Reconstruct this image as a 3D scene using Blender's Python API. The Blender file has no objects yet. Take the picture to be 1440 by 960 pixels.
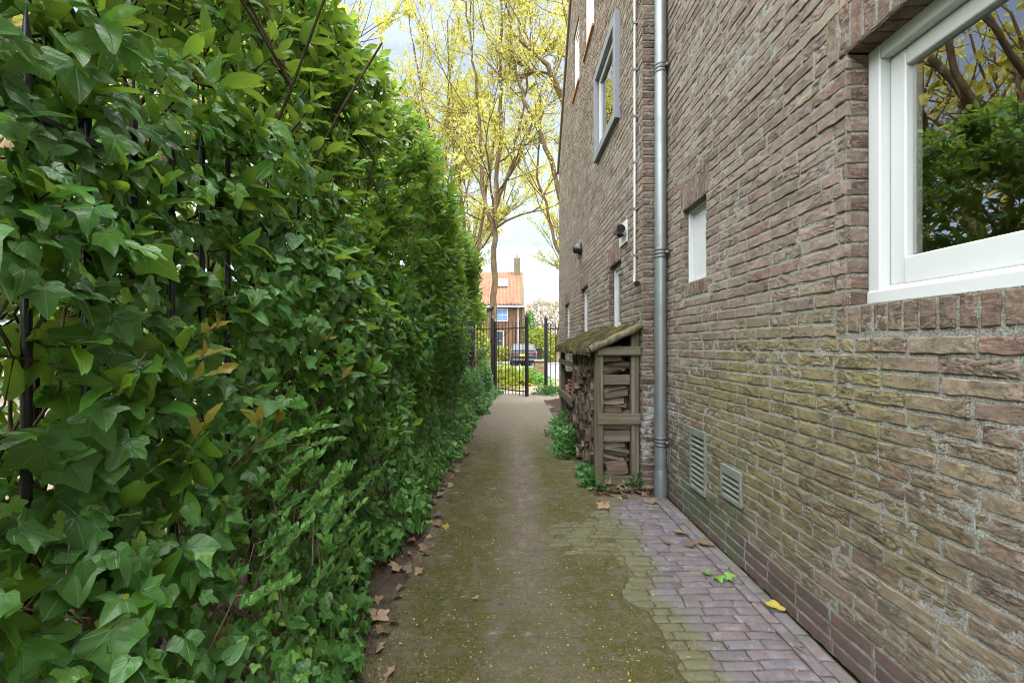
import bpy, bmesh, math, random
import numpy as np
from mathutils import Vector
R = np.random.RandomState(7)
random.seed(7)
sc = bpy.context.scene
COL = sc.collection
PI = math.pi
rad = math.radians
FPX, U0, V0, EYE = 620.0, 716.0, 486.0, 1.28      # the photograph's focal length, vanishing point and eye height
XN, XF, YC, YE = 1.337, 1.161, 3.85, 10.28        # near wall, far wall, corner between them, far end of the house

# ------------------------------------------------------------------ helpers
def link(o, parent=None):
    COL.objects.link(o)
    if parent: o.parent = parent
    return o

def tag(o, label=None, cat=None, group=None, kind=None):
    if label: o['label'] = label
    if cat: o['category'] = cat
    if group: o['group'] = group
    if kind: o['kind'] = kind
    return o

def thing(name, label, cat, loc=(0, 0, 0), group=None, rz=0):
    o = bpy.data.objects.new(name, None)
    o.location = loc; o.rotation_euler = (0, 0, rz); o.empty_display_size = .1
    link(o)
    return tag(o, label, cat, group)

def mk(name, V, polys, mats, parent=None, attrs=None, smooth=False, midx=None, loc=None):
    """one mesh object from numpy vertices and a list of (M,k) index arrays"""
    V = np.asarray(V, np.float32).reshape(-1, 3)
    me = bpy.data.meshes.new(name)
    polys = [np.asarray(p, np.int32) for p in polys if len(p)]
    loops = np.concatenate([p.ravel() for p in polys])
    sizes = np.concatenate([np.full(len(p), p.shape[1], np.int32) for p in polys])
    starts = np.concatenate([[0], np.cumsum(sizes)[:-1]]).astype(np.int32)
    me.vertices.add(len(V)); me.vertices.foreach_set('co', V.ravel())
    me.loops.add(len(loops)); me.loops.foreach_set('vertex_index', loops)
    me.polygons.add(len(sizes)); me.polygons.foreach_set('loop_start', starts)
    try: me.polygons.foreach_set('loop_total', sizes)
    except Exception: pass
    me.polygons.foreach_set('use_smooth', np.full(len(sizes), bool(smooth)))
    if not isinstance(mats, (list, tuple)): mats = [mats]
    for m in mats: me.materials.append(m)
    if midx is not None: me.polygons.foreach_set('material_index', np.asarray(midx, np.int32))
    for k, a in (attrs or {}).items():
        a = np.asarray(a, np.float32)
        if a.ndim == 1:
            at = me.attributes.new(k, 'FLOAT', 'POINT'); at.data.foreach_set('value', a)
        else:
            at = me.attributes.new(k, 'FLOAT_VECTOR', 'POINT'); at.data.foreach_set('vector', a.ravel())
    me.update(calc_edges=True); me.validate()
    o = bpy.data.objects.new(name, me)
    link(o, parent)
    if loc is not None: o.location = loc
    return o

class MB:
    """collects boxes, tubes and sheets, then links them as ONE mesh object"""
    def __init__(s): s.v = []; s.p = {}; s.n = 0
    def add(s, V, polys):
        V = np.asarray(V, float).reshape(-1, 3)
        for p in polys:
            p = np.asarray(p, int)
            if len(p): s.p.setdefault(p.shape[1], []).append(p + s.n)
        s.v.append(V); s.n += len(V)
        return s
    def box(s, x0, x1, y0, y1, z0, z1, rot=None, c=None):
        V = np.array([(x, y, z) for x in (x0, x1) for y in (y0, y1) for z in (z0, z1)], float)
        if rot is not None:
            m = V.mean(0) if c is None else np.array(c)
            V = (V - m) @ np.array(rot).T + m
        return s.add(V, [[(0, 1, 3, 2), (4, 6, 7, 5), (0, 4, 5, 1), (2, 3, 7, 6), (0, 2, 6, 4), (1, 5, 7, 3)]])
    def hexa(s, V):   # eight corners ordered like box()
        return s.add(V, [[(0, 1, 3, 2), (4, 6, 7, 5), (0, 4, 5, 1), (2, 3, 7, 6), (0, 2, 6, 4), (1, 5, 7, 3)]])
    def tube(s, pts, rr, k=6, cap=True):
        P = np.asarray(pts, float); n = len(P)
        rr = np.broadcast_to(np.asarray(rr, float), (n,))
        T = np.gradient(P, axis=0); T /= np.linalg.norm(T, axis=1)[:, None] + 1e-9
        up = np.array([0, 0, 1.]) if abs(T[0][2]) < .9 else np.array([1., 0, 0])
        A = np.cross(T, up); A /= np.linalg.norm(A, axis=1)[:, None] + 1e-9
        B = np.cross(T, A)
        a = np.arange(k) * 2 * PI / k
        V = P[:, None, :] + rr[:, None, None] * (np.cos(a)[None, :, None] * A[:, None, :] + np.sin(a)[None, :, None] * B[:, None, :])
        i = np.arange(n - 1)[:, None] * k; j = np.arange(k)[None, :]; j2 = (j + 1) % k
        F = np.stack([i + j, i + j2, i + k + j2, i + k + j], -1).reshape(-1, 4)
        s.add(V.reshape(-1, 3), [F])
        if cap and k > 2:
            s.add(V[0], [[tuple(range(k))[::-1]]]); s.add(V[-1], [[tuple(range(k))]])
        return s
    def lathe(s, prof, c=(0, 0, 0), k=16):
        P = np.array(prof, float); n = len(P); a = np.arange(k) * 2 * PI / k
        V = np.stack([P[:, 0:1] * np.cos(a), P[:, 0:1] * np.sin(a), np.repeat(P[:, 1:2], k, 1)], -1) + np.array(c)
        i = np.arange(n - 1)[:, None] * k; j = np.arange(k)[None, :]; j2 = (j + 1) % k
        return s.add(V.reshape(-1, 3), [np.stack([i + j, i + j2, i + k + j2, i + k + j], -1).reshape(-1, 4)])
    def prism(s, outline, axis, a, b):
        n = len(outline); V = []
        for t in (a, b):
            for p, q in outline:
                V.append({'x': (t, p, q), 'y': (p, t, q), 'z': (p, q, t)}[axis])
        s.add(V, [[(i, (i + 1) % n, n + (i + 1) % n, n + i) for i in range(n)]])
        bse = s.n - 2 * n
        s.p.setdefault(n, []).append(np.array([[bse + i for i in range(n)][::-1], [bse + n + i for i in range(n)]]))
        return s
    def build(s, name, mat, parent=None, smooth=False, bevel=0, seg=2, rel=None, attrs=None):
        V = np.concatenate(s.v)
        if rel is not None: V = V - np.array(rel, float)
        o = mk(name, V, [np.concatenate(q) for q in s.p.values()], mat, parent, attrs, smooth)
        if bevel:
            bm = bmesh.new(); bm.from_mesh(o.data)
            bmesh.ops.recalc_face_normals(bm, faces=bm.faces)
            es = [e for e in bm.edges if len(e.link_faces) == 2 and e.calc_face_angle(0) > .5]
            bmesh.ops.bevel(bm, geom=es, offset=bevel, segments=seg, profile=.5, affect='EDGES', clamp_overlap=True)
            bm.to_mesh(o.data); bm.free()
        return o

def hsh(i, j, k, seed):
    h = (i.astype(np.int64) * 73856093) ^ (j.astype(np.int64) * 19349663) ^ (k.astype(np.int64) * 83492791) ^ (seed * 2654435761)
    h = (h ^ (h >> 13)) * 1274126177 & 0x7fffffff
    h = (h ^ (h >> 16)) * 668265263 & 0x7fffffff
    return (h & 0xffffff) / float(0xffffff)

def vn(x, y, z=0., seed=1):
    """value noise in 0..1"""
    x, y, z = np.broadcast_arrays(np.asarray(x, float), np.asarray(y, float), np.asarray(z, float))
    i, j, k = np.floor(x), np.floor(y), np.floor(z)
    f, g, h = x - i, y - j, z - k
    f, g, h = f * f * (3 - 2 * f), g * g * (3 - 2 * g), h * h * (3 - 2 * h)
    r = 0
    for a in (0, 1):
        for b in (0, 1):
            for c in (0, 1):
                w = (f if a else 1 - f) * (g if b else 1 - g) * (h if c else 1 - h)
                r = r + w * hsh(i + a, j + b, k + c, seed)
    return r

def fbm(x, y, z=0., seed=1, o=3):
    r, w, t = 0, 1., 0
    for q in range(o):
        r = r + w * vn(np.asarray(x) * 2 ** q, np.asarray(y) * 2 ** q, np.asarray(z) * 2 ** q, seed + q); t += w; w *= .5
    return r / t

def sst(a, b, x):
    t = np.clip((x - a) / (b - a), 0, 1); return t * t * (3 - 2 * t)

# ------------------------------------------------------------------ node helpers
class M:
    def __init__(s, name):
        s.m = bpy.data.materials.new(name); s.m.use_nodes = True
        s.nt = s.m.node_tree; s.nt.nodes.clear()
        s.out = s.nt.nodes.new('ShaderNodeOutputMaterial')
    def n(s, typ, ins=None, **props):
        nd = s.nt.nodes.new('ShaderNode' + typ)
        for k, v in props.items(): setattr(nd, k, v)
        for k, v in (ins or {}).items():
            so = nd.inputs[k]
            if isinstance(v, bpy.types.NodeSocket): s.nt.links.new(v, so)
            else:
                if so.type == 'RGBA' and len(v) == 3: v = (*v, 1)
                so.default_value = v
        return nd
    def pos(s): return s.n('NewGeometry').outputs['Position']
    def obj(s): return s.n('TexCoord').outputs['Object']
    def noise(s, scale, vec=None, detail=4, rough=.55, dist=0.):
        d = {'Scale': scale, 'Detail': detail, 'Roughness': rough, 'Distortion': dist}
        if vec is not None: d['Vector'] = vec
        return s.n('TexNoise', d).outputs['Fac']
    def math(s, op, a, b=0., c=0., clamp=False):
        return s.n('Math', {0: a, 1: b, 2: c}, operation=op, use_clamp=clamp).outputs[0]
    def mr(s, v, a, b, c=0., d=1., smooth=True):
        return s.n('MapRange', {'Value': v, 'From Min': a, 'From Max': b, 'To Min': c, 'To Max': d},
                   interpolation_type='SMOOTHSTEP' if smooth else 'LINEAR').outputs[0]
    def mix(s, f, a, b, mode='MIX'):
        nd = s.nt.nodes.new('ShaderNodeMix'); nd.data_type = 'RGBA'; nd.blend_type = mode
        for so, v in ((nd.inputs[0], f), (nd.inputs[6], a), (nd.inputs[7], b)):
            if isinstance(v, bpy.types.NodeSocket): s.nt.links.new(v, so)
            else: so.default_value = (*v, 1) if isinstance(v, tuple) and len(v) == 3 else v
        return nd.outputs[2]
    def ramp(s, f, stops, mode='LINEAR'):
        nd = s.n('ValToRGB', {0: f}); cr = nd.color_ramp; cr.interpolation = mode
        while len(cr.elements) < len(stops): cr.elements.new(.5)
        for e, (p, c) in zip(cr.elements, stops): e.position = p; e.color = (*c, 1)
        return nd.outputs[0]
    def attr(s, name, vec=False):
        nd = s.n('Attribute', attribute_name=name); return nd.outputs['Vector' if vec else 'Fac']
    def xyz(s, v):
        o = s.n('SeparateXYZ', {0: v}).outputs; return o[0], o[1], o[2]
    def scl(s, v, sc_):
        return s.n('VectorMath', {0: v, 1: sc_}, operation='MULTIPLY').outputs[0]
    def vadd(s, v, w): return s.n('VectorMath', {0: v, 1: w}, operation='ADD').outputs[0]
    def bump(s, h, dist=.01, st=1., nrm=None):
        d = {'Height': h, 'Distance': dist, 'Strength': st}
        if nrm is not None: d['Normal'] = nrm
        return s.n('Bump', d).outputs[0]
    def pbr(s, col, rough=.8, nrm=None, metal=0., spec=.5, out=True, **kw):
        d = {'Base Color': col, 'Roughness': rough, 'Metallic': metal, 'Specular IOR Level': spec}
        if nrm is not None: d['Normal'] = nrm
        d.update(kw)
        b = s.n('BsdfPrincipled', d).outputs[0]
        if out: s.nt.links.new(b, s.out.inputs[0])
        return b
    def surf(s, sh): s.nt.links.new(sh, s.out.inputs[0])

def m_brick():
    m = M('hand_moulded_brick'); P = m.pos(); r = m.attr('brnd'); k = m.attr('bkind')
    x, y, z = m.xyz(P)
    off = m.n('CombineXYZ', {0: m.math('MULTIPLY', r, 37.), 1: m.math('MULTIPLY', r, 91.), 2: m.math('MULTIPLY', r, 53.)}).outputs[0]
    Q = m.vadd(P, off)
    col = m.ramp(r, [(0, (.190, .158, .124)), (.25, (.222, .187, .148)), (.45, (.170, .140, .113)), (.62, (.215, .168, .138)), (.78, (.148, .121, .10)), (.91, (.19, .132, .107)), (1, (.12, .094, .08))])
    mot = m.noise(38, Q, 5, .65)
    col = m.mix(m.mr(mot, .3, .72, 0, .75), col, m.mix(1., col, (1.5, 1.42, 1.32), 'MULTIPLY'))
    spk = m.noise(190, Q, 3, .6)
    col = m.mix(m.mr(spk, .54, .70, 0, .6), col, (.085, .066, .054))
    col = m.mix(m.mr(spk, .44, .30, 0, .45), col, (.36, .32, .27))
    # the smooth dark engineering bricks at the foot of the wall
    pl = m.ramp(r, [(0, (.105, .08, .078)), (.5, (.135, .095, .09)), (1, (.088, .07, .07))])
    pl = m.mix(m.mr(mot, .3, .8), pl, m.mix(1., pl, (1.5, 1.4, 1.35), 'MULTIPLY'))
    pm = m.math('MULTIPLY', m.mr(k, .4, .6), m.mr(k, 1.6, 1.4))
    col = m.mix(pm, col, pl)
    dk = m.mix(1., col, (.80, .755, .74), 'MULTIPLY')                 # darker bricks at jambs, sills and lintels
    col = m.mix(m.mr(k, 1.4, 1.6), col, dk)
    foot_shade = m.mr(m.math('ADD', z, m.math('MULTIPLY', m.math('SUBTRACT', m.noise(1.1, P, 4, .6), .5), .9)), 1.5, .55)
    col = m.mix(m.math('MULTIPLY', foot_shade, .8), col, m.mix(1., col, (.70, .685, .62), 'MULTIPLY'))   # dimmer light on the lower courses, put into the brick colour
    # algae: band on the near wall, streaks below the grilles
    big = m.noise(1.3, P, 4, .6)
    zz = m.math('MULTIPLY', m.mr(z, .1, .7), m.mr(z, 1.55, 1.05))
    yy = m.math('MULTIPLY', m.mr(y, 1.0, 1.7), m.mr(y, 3.85, 2.7))
    al = m.math('MULTIPLY', m.math('MULTIPLY', zz, yy), m.mr(big, .32, .6))
    al = m.math('MULTIPLY', al, m.mr(m.noise(17, Q, 3), .25, .6))
    col = m.mix(m.math('MULTIPLY', al, .8), col, (.215, .205, .075))
    gy = m.math('MULTIPLY', m.mr(y, 2.4, 2.75), m.mr(y, 3.9, 3.3))
    gl = m.math('MULTIPLY', m.math('MULTIPLY', gy, m.mr(z, .75, .3)), m.mr(m.noise(5, P, 4), .38, .62))
    col = m.mix(m.math('MULTIPLY', gl, .7), col, (.075, .12, .06))
    # salt bloom beside the downpipe
    sy = m.math('MULTIPLY', m.mr(y, 3.25, 3.62), m.math('MULTIPLY', m.mr(z, .05, .45), m.mr(z, 1.25, .7)))
    sl = m.math('MULTIPLY', sy, m.mr(m.noise(9, P, 5, .7), .47, .62))
    col = m.mix(m.math('MULTIPLY', sl, .75), col, (.48, .47, .48))
    S = m.scl(Q, (17., 15., 46.))
    cr = m.noise(1., S, 5, .68, 1.4)
    rid = m.math('ABSOLUTE', m.math('SUBTRACT', cr, .5))
    rid = m.math('MAXIMUM', m.mr(rid, .008, .048), m.mr(m.noise(1., m.scl(Q, (9., 8., 15.)), 3, .6), .44, .60, .75, 0.))
    pit = m.mr(m.noise(1., m.scl(Q, (90., 62., 110.)), 3, .6, .6), .58, .70, 1., 0.)
    fine = m.noise(230, Q, 4, .7)
    soft = m.mr(pm, 0, 1, 1, .12)
    soft = m.math('MULTIPLY', soft, m.mr(m.noise(6, Q, 2), .35, .6, .25, 1))
    crease_shade = m.math('MULTIPLY', m.math('SUBTRACT', 1., m.math('MULTIPLY', rid, m.math('MULTIPLY_ADD', pit, .5, .5))), soft)
    col = m.mix(m.math('MULTIPLY', crease_shade, .78), col, (.04, .032, .027))      # shade of creases and pits put into the colour
    h = m.math('ADD', m.math('MULTIPLY', m.math('MULTIPLY', rid, soft), .75), m.math('MULTIPLY', fine, .3))
    h = m.math('ADD', h, m.math('MULTIPLY', m.noise(70, Q, 3, .6), .35))
    m.pbr(col, m.mr(pm, 0, 1, .93, .6), m.bump(m.math('ADD', h, m.math('MULTIPLY', m.math('MULTIPLY', pit, soft), .5)), .0062, 1.), spec=.25)
    return m.m

def m_mortar():
    m = M('wall_mortar'); P = m.pos()
    a = m.noise(150, P, 4, .8); b = m.noise(4, P, 4)
    col = m.ramp(a, [(.30, (.07, .066, .056)), (.42, (.20, .195, .17)), (.54, (.34, .34, .305)), (.70, (.58, .585, .54))])
    col = m.mix(m.mr(b, .4, .7, 0, .6), col, m.mix(1., col, (.85, .98, .8), 'MULTIPLY'))
    m.pbr(col, .95, m.bump(m.math('ADD', a, m.noise(340, P, 3, .7)), .008, 1.), spec=.15)
    return m.m

def m_paver():
    m = M('paver_brick'); P = m.pos(); r = m.attr('brnd')
    off = m.n('CombineXYZ', {0: m.math('MULTIPLY', r, 37.), 1: m.math('MULTIPLY', r, 91.), 2: r}).outputs[0]
    Q = m.vadd(P, off); x, y, z = m.xyz(P)
    col = m.ramp(r, [(0, (.108, .092, .097)), (.25, (.145, .124, .13)), (.5, (.118, .107, .118)), (.7, (.15, .118, .12)), (.85, (.142, .136, .152)), (1, (.092, .08, .088))])
    n1 = m.noise(14, Q, 5, .7)
    col = m.mix(m.mr(n1, .45, .75, 0, .6), col, (.27, .255, .27))
    n2 = m.noise(90, Q, 4, .7)
    col = m.mix(m.mr(n2, .52, .7, 0, .75), col, (.09, .075, .07))
    dm = m.mr(m.math('ADD', m.attr('dirt'), m.math('MULTIPLY', m.math('SUBTRACT', m.noise(16, P, 5, .7), .5), 1.5)), .3, .8)
    col = m.mix(m.math('MULTIPLY', dm, .9), col, m.ramp(m.noise(60, P, 4, .7), [(.3, (.05, .047, .018)), (.5, (.10, .09, .042)), (.7, (.17, .15, .09))]))
    # green film along the moss border and the wall foot
    g = m.math('MAXIMUM', m.mr(x, .98, .74), m.mr(x, 1.22, 1.33, 0, .7))
    g = m.math('MULTIPLY', g, m.mr(m.noise(7, P, 4), .35, .65, .15, 1))
    col = m.mix(m.math('MULTIPLY', g, .65), col, (.12, .135, .075))
    h = m.math('ADD', m.math('MULTIPLY', n1, .6), m.math('MULTIPLY', n2, .45))
    m.pbr(col, .85, m.bump(m.math('ADD', h, m.noise(300, Q, 2)), .004, .9), spec=.3)
    return m.m

def m_path():
    m = M('mossy_path'); P = m.pos(); x, y, z = m.xyz(P)
    D = m.n('VectorMath', {0: m.n('TexNoise', {'Vector': P, 'Scale': 2.2, 'Detail': 2.}).outputs['Color'], 1: (.05, .05, 0)}, operation='MULTIPLY').outputs[0]
    bt = m.n('TexBrick', {'Vector': m.vadd(P, D), 'Scale': 1., 'Mortar Size': .006, 'Mortar Smooth': .8, 'Brick Width': .155, 'Row Height': .059, 'Color1': (.9, .9, .9), 'Color2': (.6, .6, .6), 'Mortar': (0, 0, 0)})
    n0 = m.noise(2.4, P, 5, .65); n1 = m.noise(9, P, 5, .7); n2 = m.noise(55, P, 5, .75); n3 = m.noise(180, P, 3, .7)
    col = m.ramp(n1, [(.25, (.105, .088, .066)), (.5, (.165, .14, .11)), (.75, (.25, .218, .18))])
    col = m.mix(m.mr(n2, .45, .7, 0, .6), col, (.105, .08, .058))
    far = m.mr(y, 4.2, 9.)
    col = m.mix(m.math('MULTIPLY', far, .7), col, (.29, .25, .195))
    brm = m.math('MULTIPLY', m.mr(bt.outputs['Fac'], .3, 1.), m.mr(n0, .3, .55, .35, 1))
    col = m.mix(m.math('MULTIPLY', brm, m.mr(y, 1.2, 5., .14, .12)), col, (.075, .06, .04))
    col = m.mix(.07, col, m.mix(1., col, bt.outputs['Color'], 'MULTIPLY'))
    wob = m.math('ADD', x, m.math('MULTIPLY', m.math('SUBTRACT', n0, .5), .55))
    lft = m.math('MULTIPLY', m.mr(wob, -.62, -.42), m.mr(wob, .12, -.18))
    rgt = m.math('MULTIPLY', m.mr(wob, .14, .38), m.mr(wob, .95, .66))
    band = m.math('MAXIMUM', lft, rgt)
    band = m.math('MAXIMUM', m.math('MULTIPLY', band, m.mr(n0, .3, .5, .45, 1)), m.mr(n0, .56, .72, 0, .5))
    band = m.math('MAXIMUM', band, m.math('MULTIPLY', m.mr(y, 3.2, 1.6), m.mr(n0, .35, .6, .3, .9)))
    band = m.math('MULTIPLY', band, m.mr(y, 7.5, 4.5))
    mo = m.math('MULTIPLY', m.math('POWER', band, .7), m.mr(n1, .34, .52))
    mo = m.math('MULTIPLY', mo, m.mr(n2, .3, .55, .45, 1))
    mc = m.ramp(n3, [(.3, (.036, .040, .008)), (.55, (.078, .082, .015)), (.8, (.135, .135, .028))])
    col = m.mix(m.math('MULTIPLY', mo, .88), col, mc)
    pale = m.math('MULTIPLY', m.mr(m.noise(5, m.scl(P, (1, 1.6, 1)), 6, .75), .6, .72), .55)
    col = m.mix(pale, col, (.34, .32, .29))
    wht = m.mr(m.n('TexVoronoi', {'Vector': P, 'Scale': 62.}).outputs['Distance'], .13, .06)
    wht = m.math('MULTIPLY', wht, m.mr(m.noise(26, P, 2), .55, .62))
    col = m.mix(m.math('MULTIPLY', wht, .8), col, (.52, .47, .33))
    h = m.math('ADD', m.math('MULTIPLY', n2, .8), m.math('MULTIPLY', n3, .7))
    h = m.math('SUBTRACT', m.math('ADD', h, m.math('MULTIPLY', mo, .4)), m.math('MULTIPLY', brm, .1))
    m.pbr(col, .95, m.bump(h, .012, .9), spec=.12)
    return m.m

def m_soil(name='garden_soil', c=((.045, .034, .025), (.085, .065, .048), (.15, .12, .09)), sc_=1., b=.02):
    m = M(name); P = m.pos()
    n1 = m.noise(6 * sc_, P, 6, .7); n2 = m.noise(60 * sc_, P, 4, .7)
    col = m.ramp(m.math('ADD', m.math('MULTIPLY', n1, .6), m.math('MULTIPLY', n2, .4)), [(.3, c[0]), (.5, c[1]), (.72, c[2])])
    m.pbr(col, .95, m.bump(m.math('ADD', n1, n2), b, 1.), spec=.1)
    return m.m

def m_leaf(name, cols, rough=.42, trans=.3, tcol=(.25, .4, .05), vein=None, spec=.45, veincol=(.24, .38, .22)):
    m = M(name); r = m.attr('lrnd'); L = m.attr('lco', True); lx, ly, lz = m.xyz(L)
    n = len(cols)
    col = m.ramp(r, [(i / (n - 1), c) for i, c in enumerate(cols)])
    if vein == 'ivy': col = m.mix(m.mr(r, .982, .99), col, (.24, .21, .035))
    bl = m.noise(2.2, m.vadd(L, m.n('CombineXYZ', {0: m.math('MULTIPLY', r, 60.), 1: m.math('MULTIPLY', r, 31.)}).outputs[0]), 4, .6)
    col = m.mix(m.mr(bl, .35, .7, 0, .6), col, m.mix(1., col, (1.55, 1.35, 1.2), 'MULTIPLY'))
    nrm = None
    if vein:
        ax = m.math('ABSOLUTE', lx)
        if vein == 'ivy':
            d = ax
            y0 = m.math('SUBTRACT', ly, .0)
            for a in (43., 92.):
                ca, sa = math.cos(rad(a)), math.sin(rad(a))
                dd = m.math('ABSOLUTE', m.math('SUBTRACT', m.math('MULTIPLY', ax, ca), m.math('MULTIPLY', y0, sa)))
                d = m.math('MINIMUM', d, m.math('ADD', dd, m.math('MULTIPLY', ax, .012)))
            v = m.mr(d, .026, .004)
            s2 = m.math('PINGPONG', m.math('ADD', m.math('MULTIPLY', ly, 1.), m.math('MULTIPLY', ax, -.8)), .085)
            v = m.math('MAXIMUM', v, m.math('MULTIPLY', m.mr(s2, .012, .0), .35))
        else:
            v = m.mr(ax, .022, .004)
            s2 = m.math('PINGPONG', m.math('SUBTRACT', ly, m.math('MULTIPLY', ax, .75)), .055)
            v = m.math('MAXIMUM', v, m.math('MULTIPLY', m.mr(s2, .012, .0), .3))
        col = m.mix(m.math('MULTIPLY', v, .5), col, veincol)
        nrm = m.bump(m.math('SUBTRACT', m.math('MULTIPLY', bl, .4), v), .002, .5)
    p = m.pbr(col, rough, nrm, spec=spec, out=False)
    t = m.n('BsdfTranslucent', {'Color': m.mix(1., m.mix(.35, col, (.5, .5, .5)), m.mix(0., (*[min(1, c * 3.2) for c in tcol],), (0, 0, 0)), 'MULTIPLY')}).outputs[0]
    m.surf(m.n('MixShader', {0: trans, 1: p, 2: t}).outputs[0])
    return m.m

def m_plain(name, c, rough=.5, metal=0., var=.25, sc_=8., spec=.5, b=0.):
    m = M(name); P = m.obj()
    n = m.noise(sc_, P, 5, .65)
    col = m.mix(m.mr(n, .3, .7, 0, var), (*c,), (*[q * .55 for q in c],))
    nr = m.bump(m.noise(sc_ * 12, P, 3), .002, b) if b else None
    m.pbr(col, m.mr(n, .3, .7, rough * .85, min(1, rough * 1.15)), nr, metal, spec)
    return m.m

def m_wood(name, c1, c2, c3, axis=2, moss=0.):
    m = M(name); P = m.pos()
    s = [26., 26., 26.]; s[axis] = .9
    g = m.noise(1., m.scl(P, tuple(s)), 5, .65, .12); n = m.noise(3, P, 4)
    g2 = m.noise(1., m.scl(P, tuple(4 * q if i != axis else q for i, q in enumerate(s))), 3, .6)
    col = m.ramp(g, [(.28, c1), (.5, c2), (.75, c3)])
    col = m.mix(m.mr(g2, .55, .7, 0, .6), col, c1)
    if moss: col = m.mix(m.mr(n, .42, .66, 0, moss), col, (.10, .11, .04))
    m.pbr(col, .88, m.bump(m.math('ADD', g, g2), .004, .8), spec=.2)
    return m.m

def m_bark(name, c1, c2, c3):
    m = M(name); P = m.pos()
    g = m.noise(1., m.scl(P, (14, 14, 3)), 5, .7, .5)
    col = m.ramp(g, [(.3, c1), (.5, c2), (.72, c3)])
    m.pbr(col, .92, m.bump(g, .02, .8), spec=.15)
    return m.m

def m_glass(name, refl=.3, tint=(.6, .63, .62)):
    m = M(name)
    fc = m.n('LayerWeight', {'Blend': .5}).outputs['Facing']
    f = m.math('MULTIPLY_ADD', m.math('POWER', fc, 4.), 1 - refl, refl)
    f = m.math('MULTIPLY', f, m.math('SUBTRACT', 1., m.n('NewGeometry').outputs['Backfacing']))
    gl = m.n('BsdfGlossy', {'Color': (.95, .96, 1), 'Roughness': .0, }).outputs[0]
    tr = m.n('BsdfTransparent', {'Color': tint}).outputs[0]
    m.surf(m.n('MixShader', {0: f, 1: tr, 2: gl}).outputs[0])
    return m.m

def m_moss():
    m = M('moss'); P = m.pos(); n = m.noise(45, P, 5, .75); b = m.noise(5, P, 4, .6)
    col = m.ramp(n, [(.3, (.03, .028, .012)), (.5, (.085, .078, .018)), (.7, (.16, .14, .032))])
    col = m.mix(m.mr(b, .38, .56), col, (.045, .036, .026))
    m.pbr(col, 1., m.bump(n, .02, 1.), spec=.05); return m.m

def m_tiles():
    m = M('clay_roof_tiles'); P = m.pos(); x, y, z = m.xyz(P)
    n = m.noise(2.5, P, 5, .7)
    col = m.ramp(n, [(.3, (.08, .022, .007)), (.5, (.145, .044, .014)), (.7, (.18, .07, .026))])
    m.pbr(col, .6, spec=.4); return m.m

def m_housebrick(name, c1, c2, mort, ax=0):
    m = M(name); P = m.pos(); x, y, z = m.xyz(P)
    v = m.n('CombineXYZ', {0: m.math('ADD', x, y), 1: z}).outputs[0]
    bt = m.n('TexBrick', {'Vector': v, 'Scale': 1., 'Mortar Size': .008, 'Brick Width': .222, 'Row Height': .0625, 'Color1': (*c1, 1), 'Color2': (*c2, 1), 'Mortar': (*mort, 1)})
    col = m.mix(m.mr(m.noise(3, P, 4), .3, .7, 0, .5), bt.outputs['Color'], m.mix(1., bt.outputs['Color'], (.6, .6, .6), 'MULTIPLY'))
    m.pbr(col, .9, m.bump(m.math('SUBTRACT', m.noise(50, P, 3), bt.outputs['Fac']), .006, .8), spec=.2); return m.m

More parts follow.
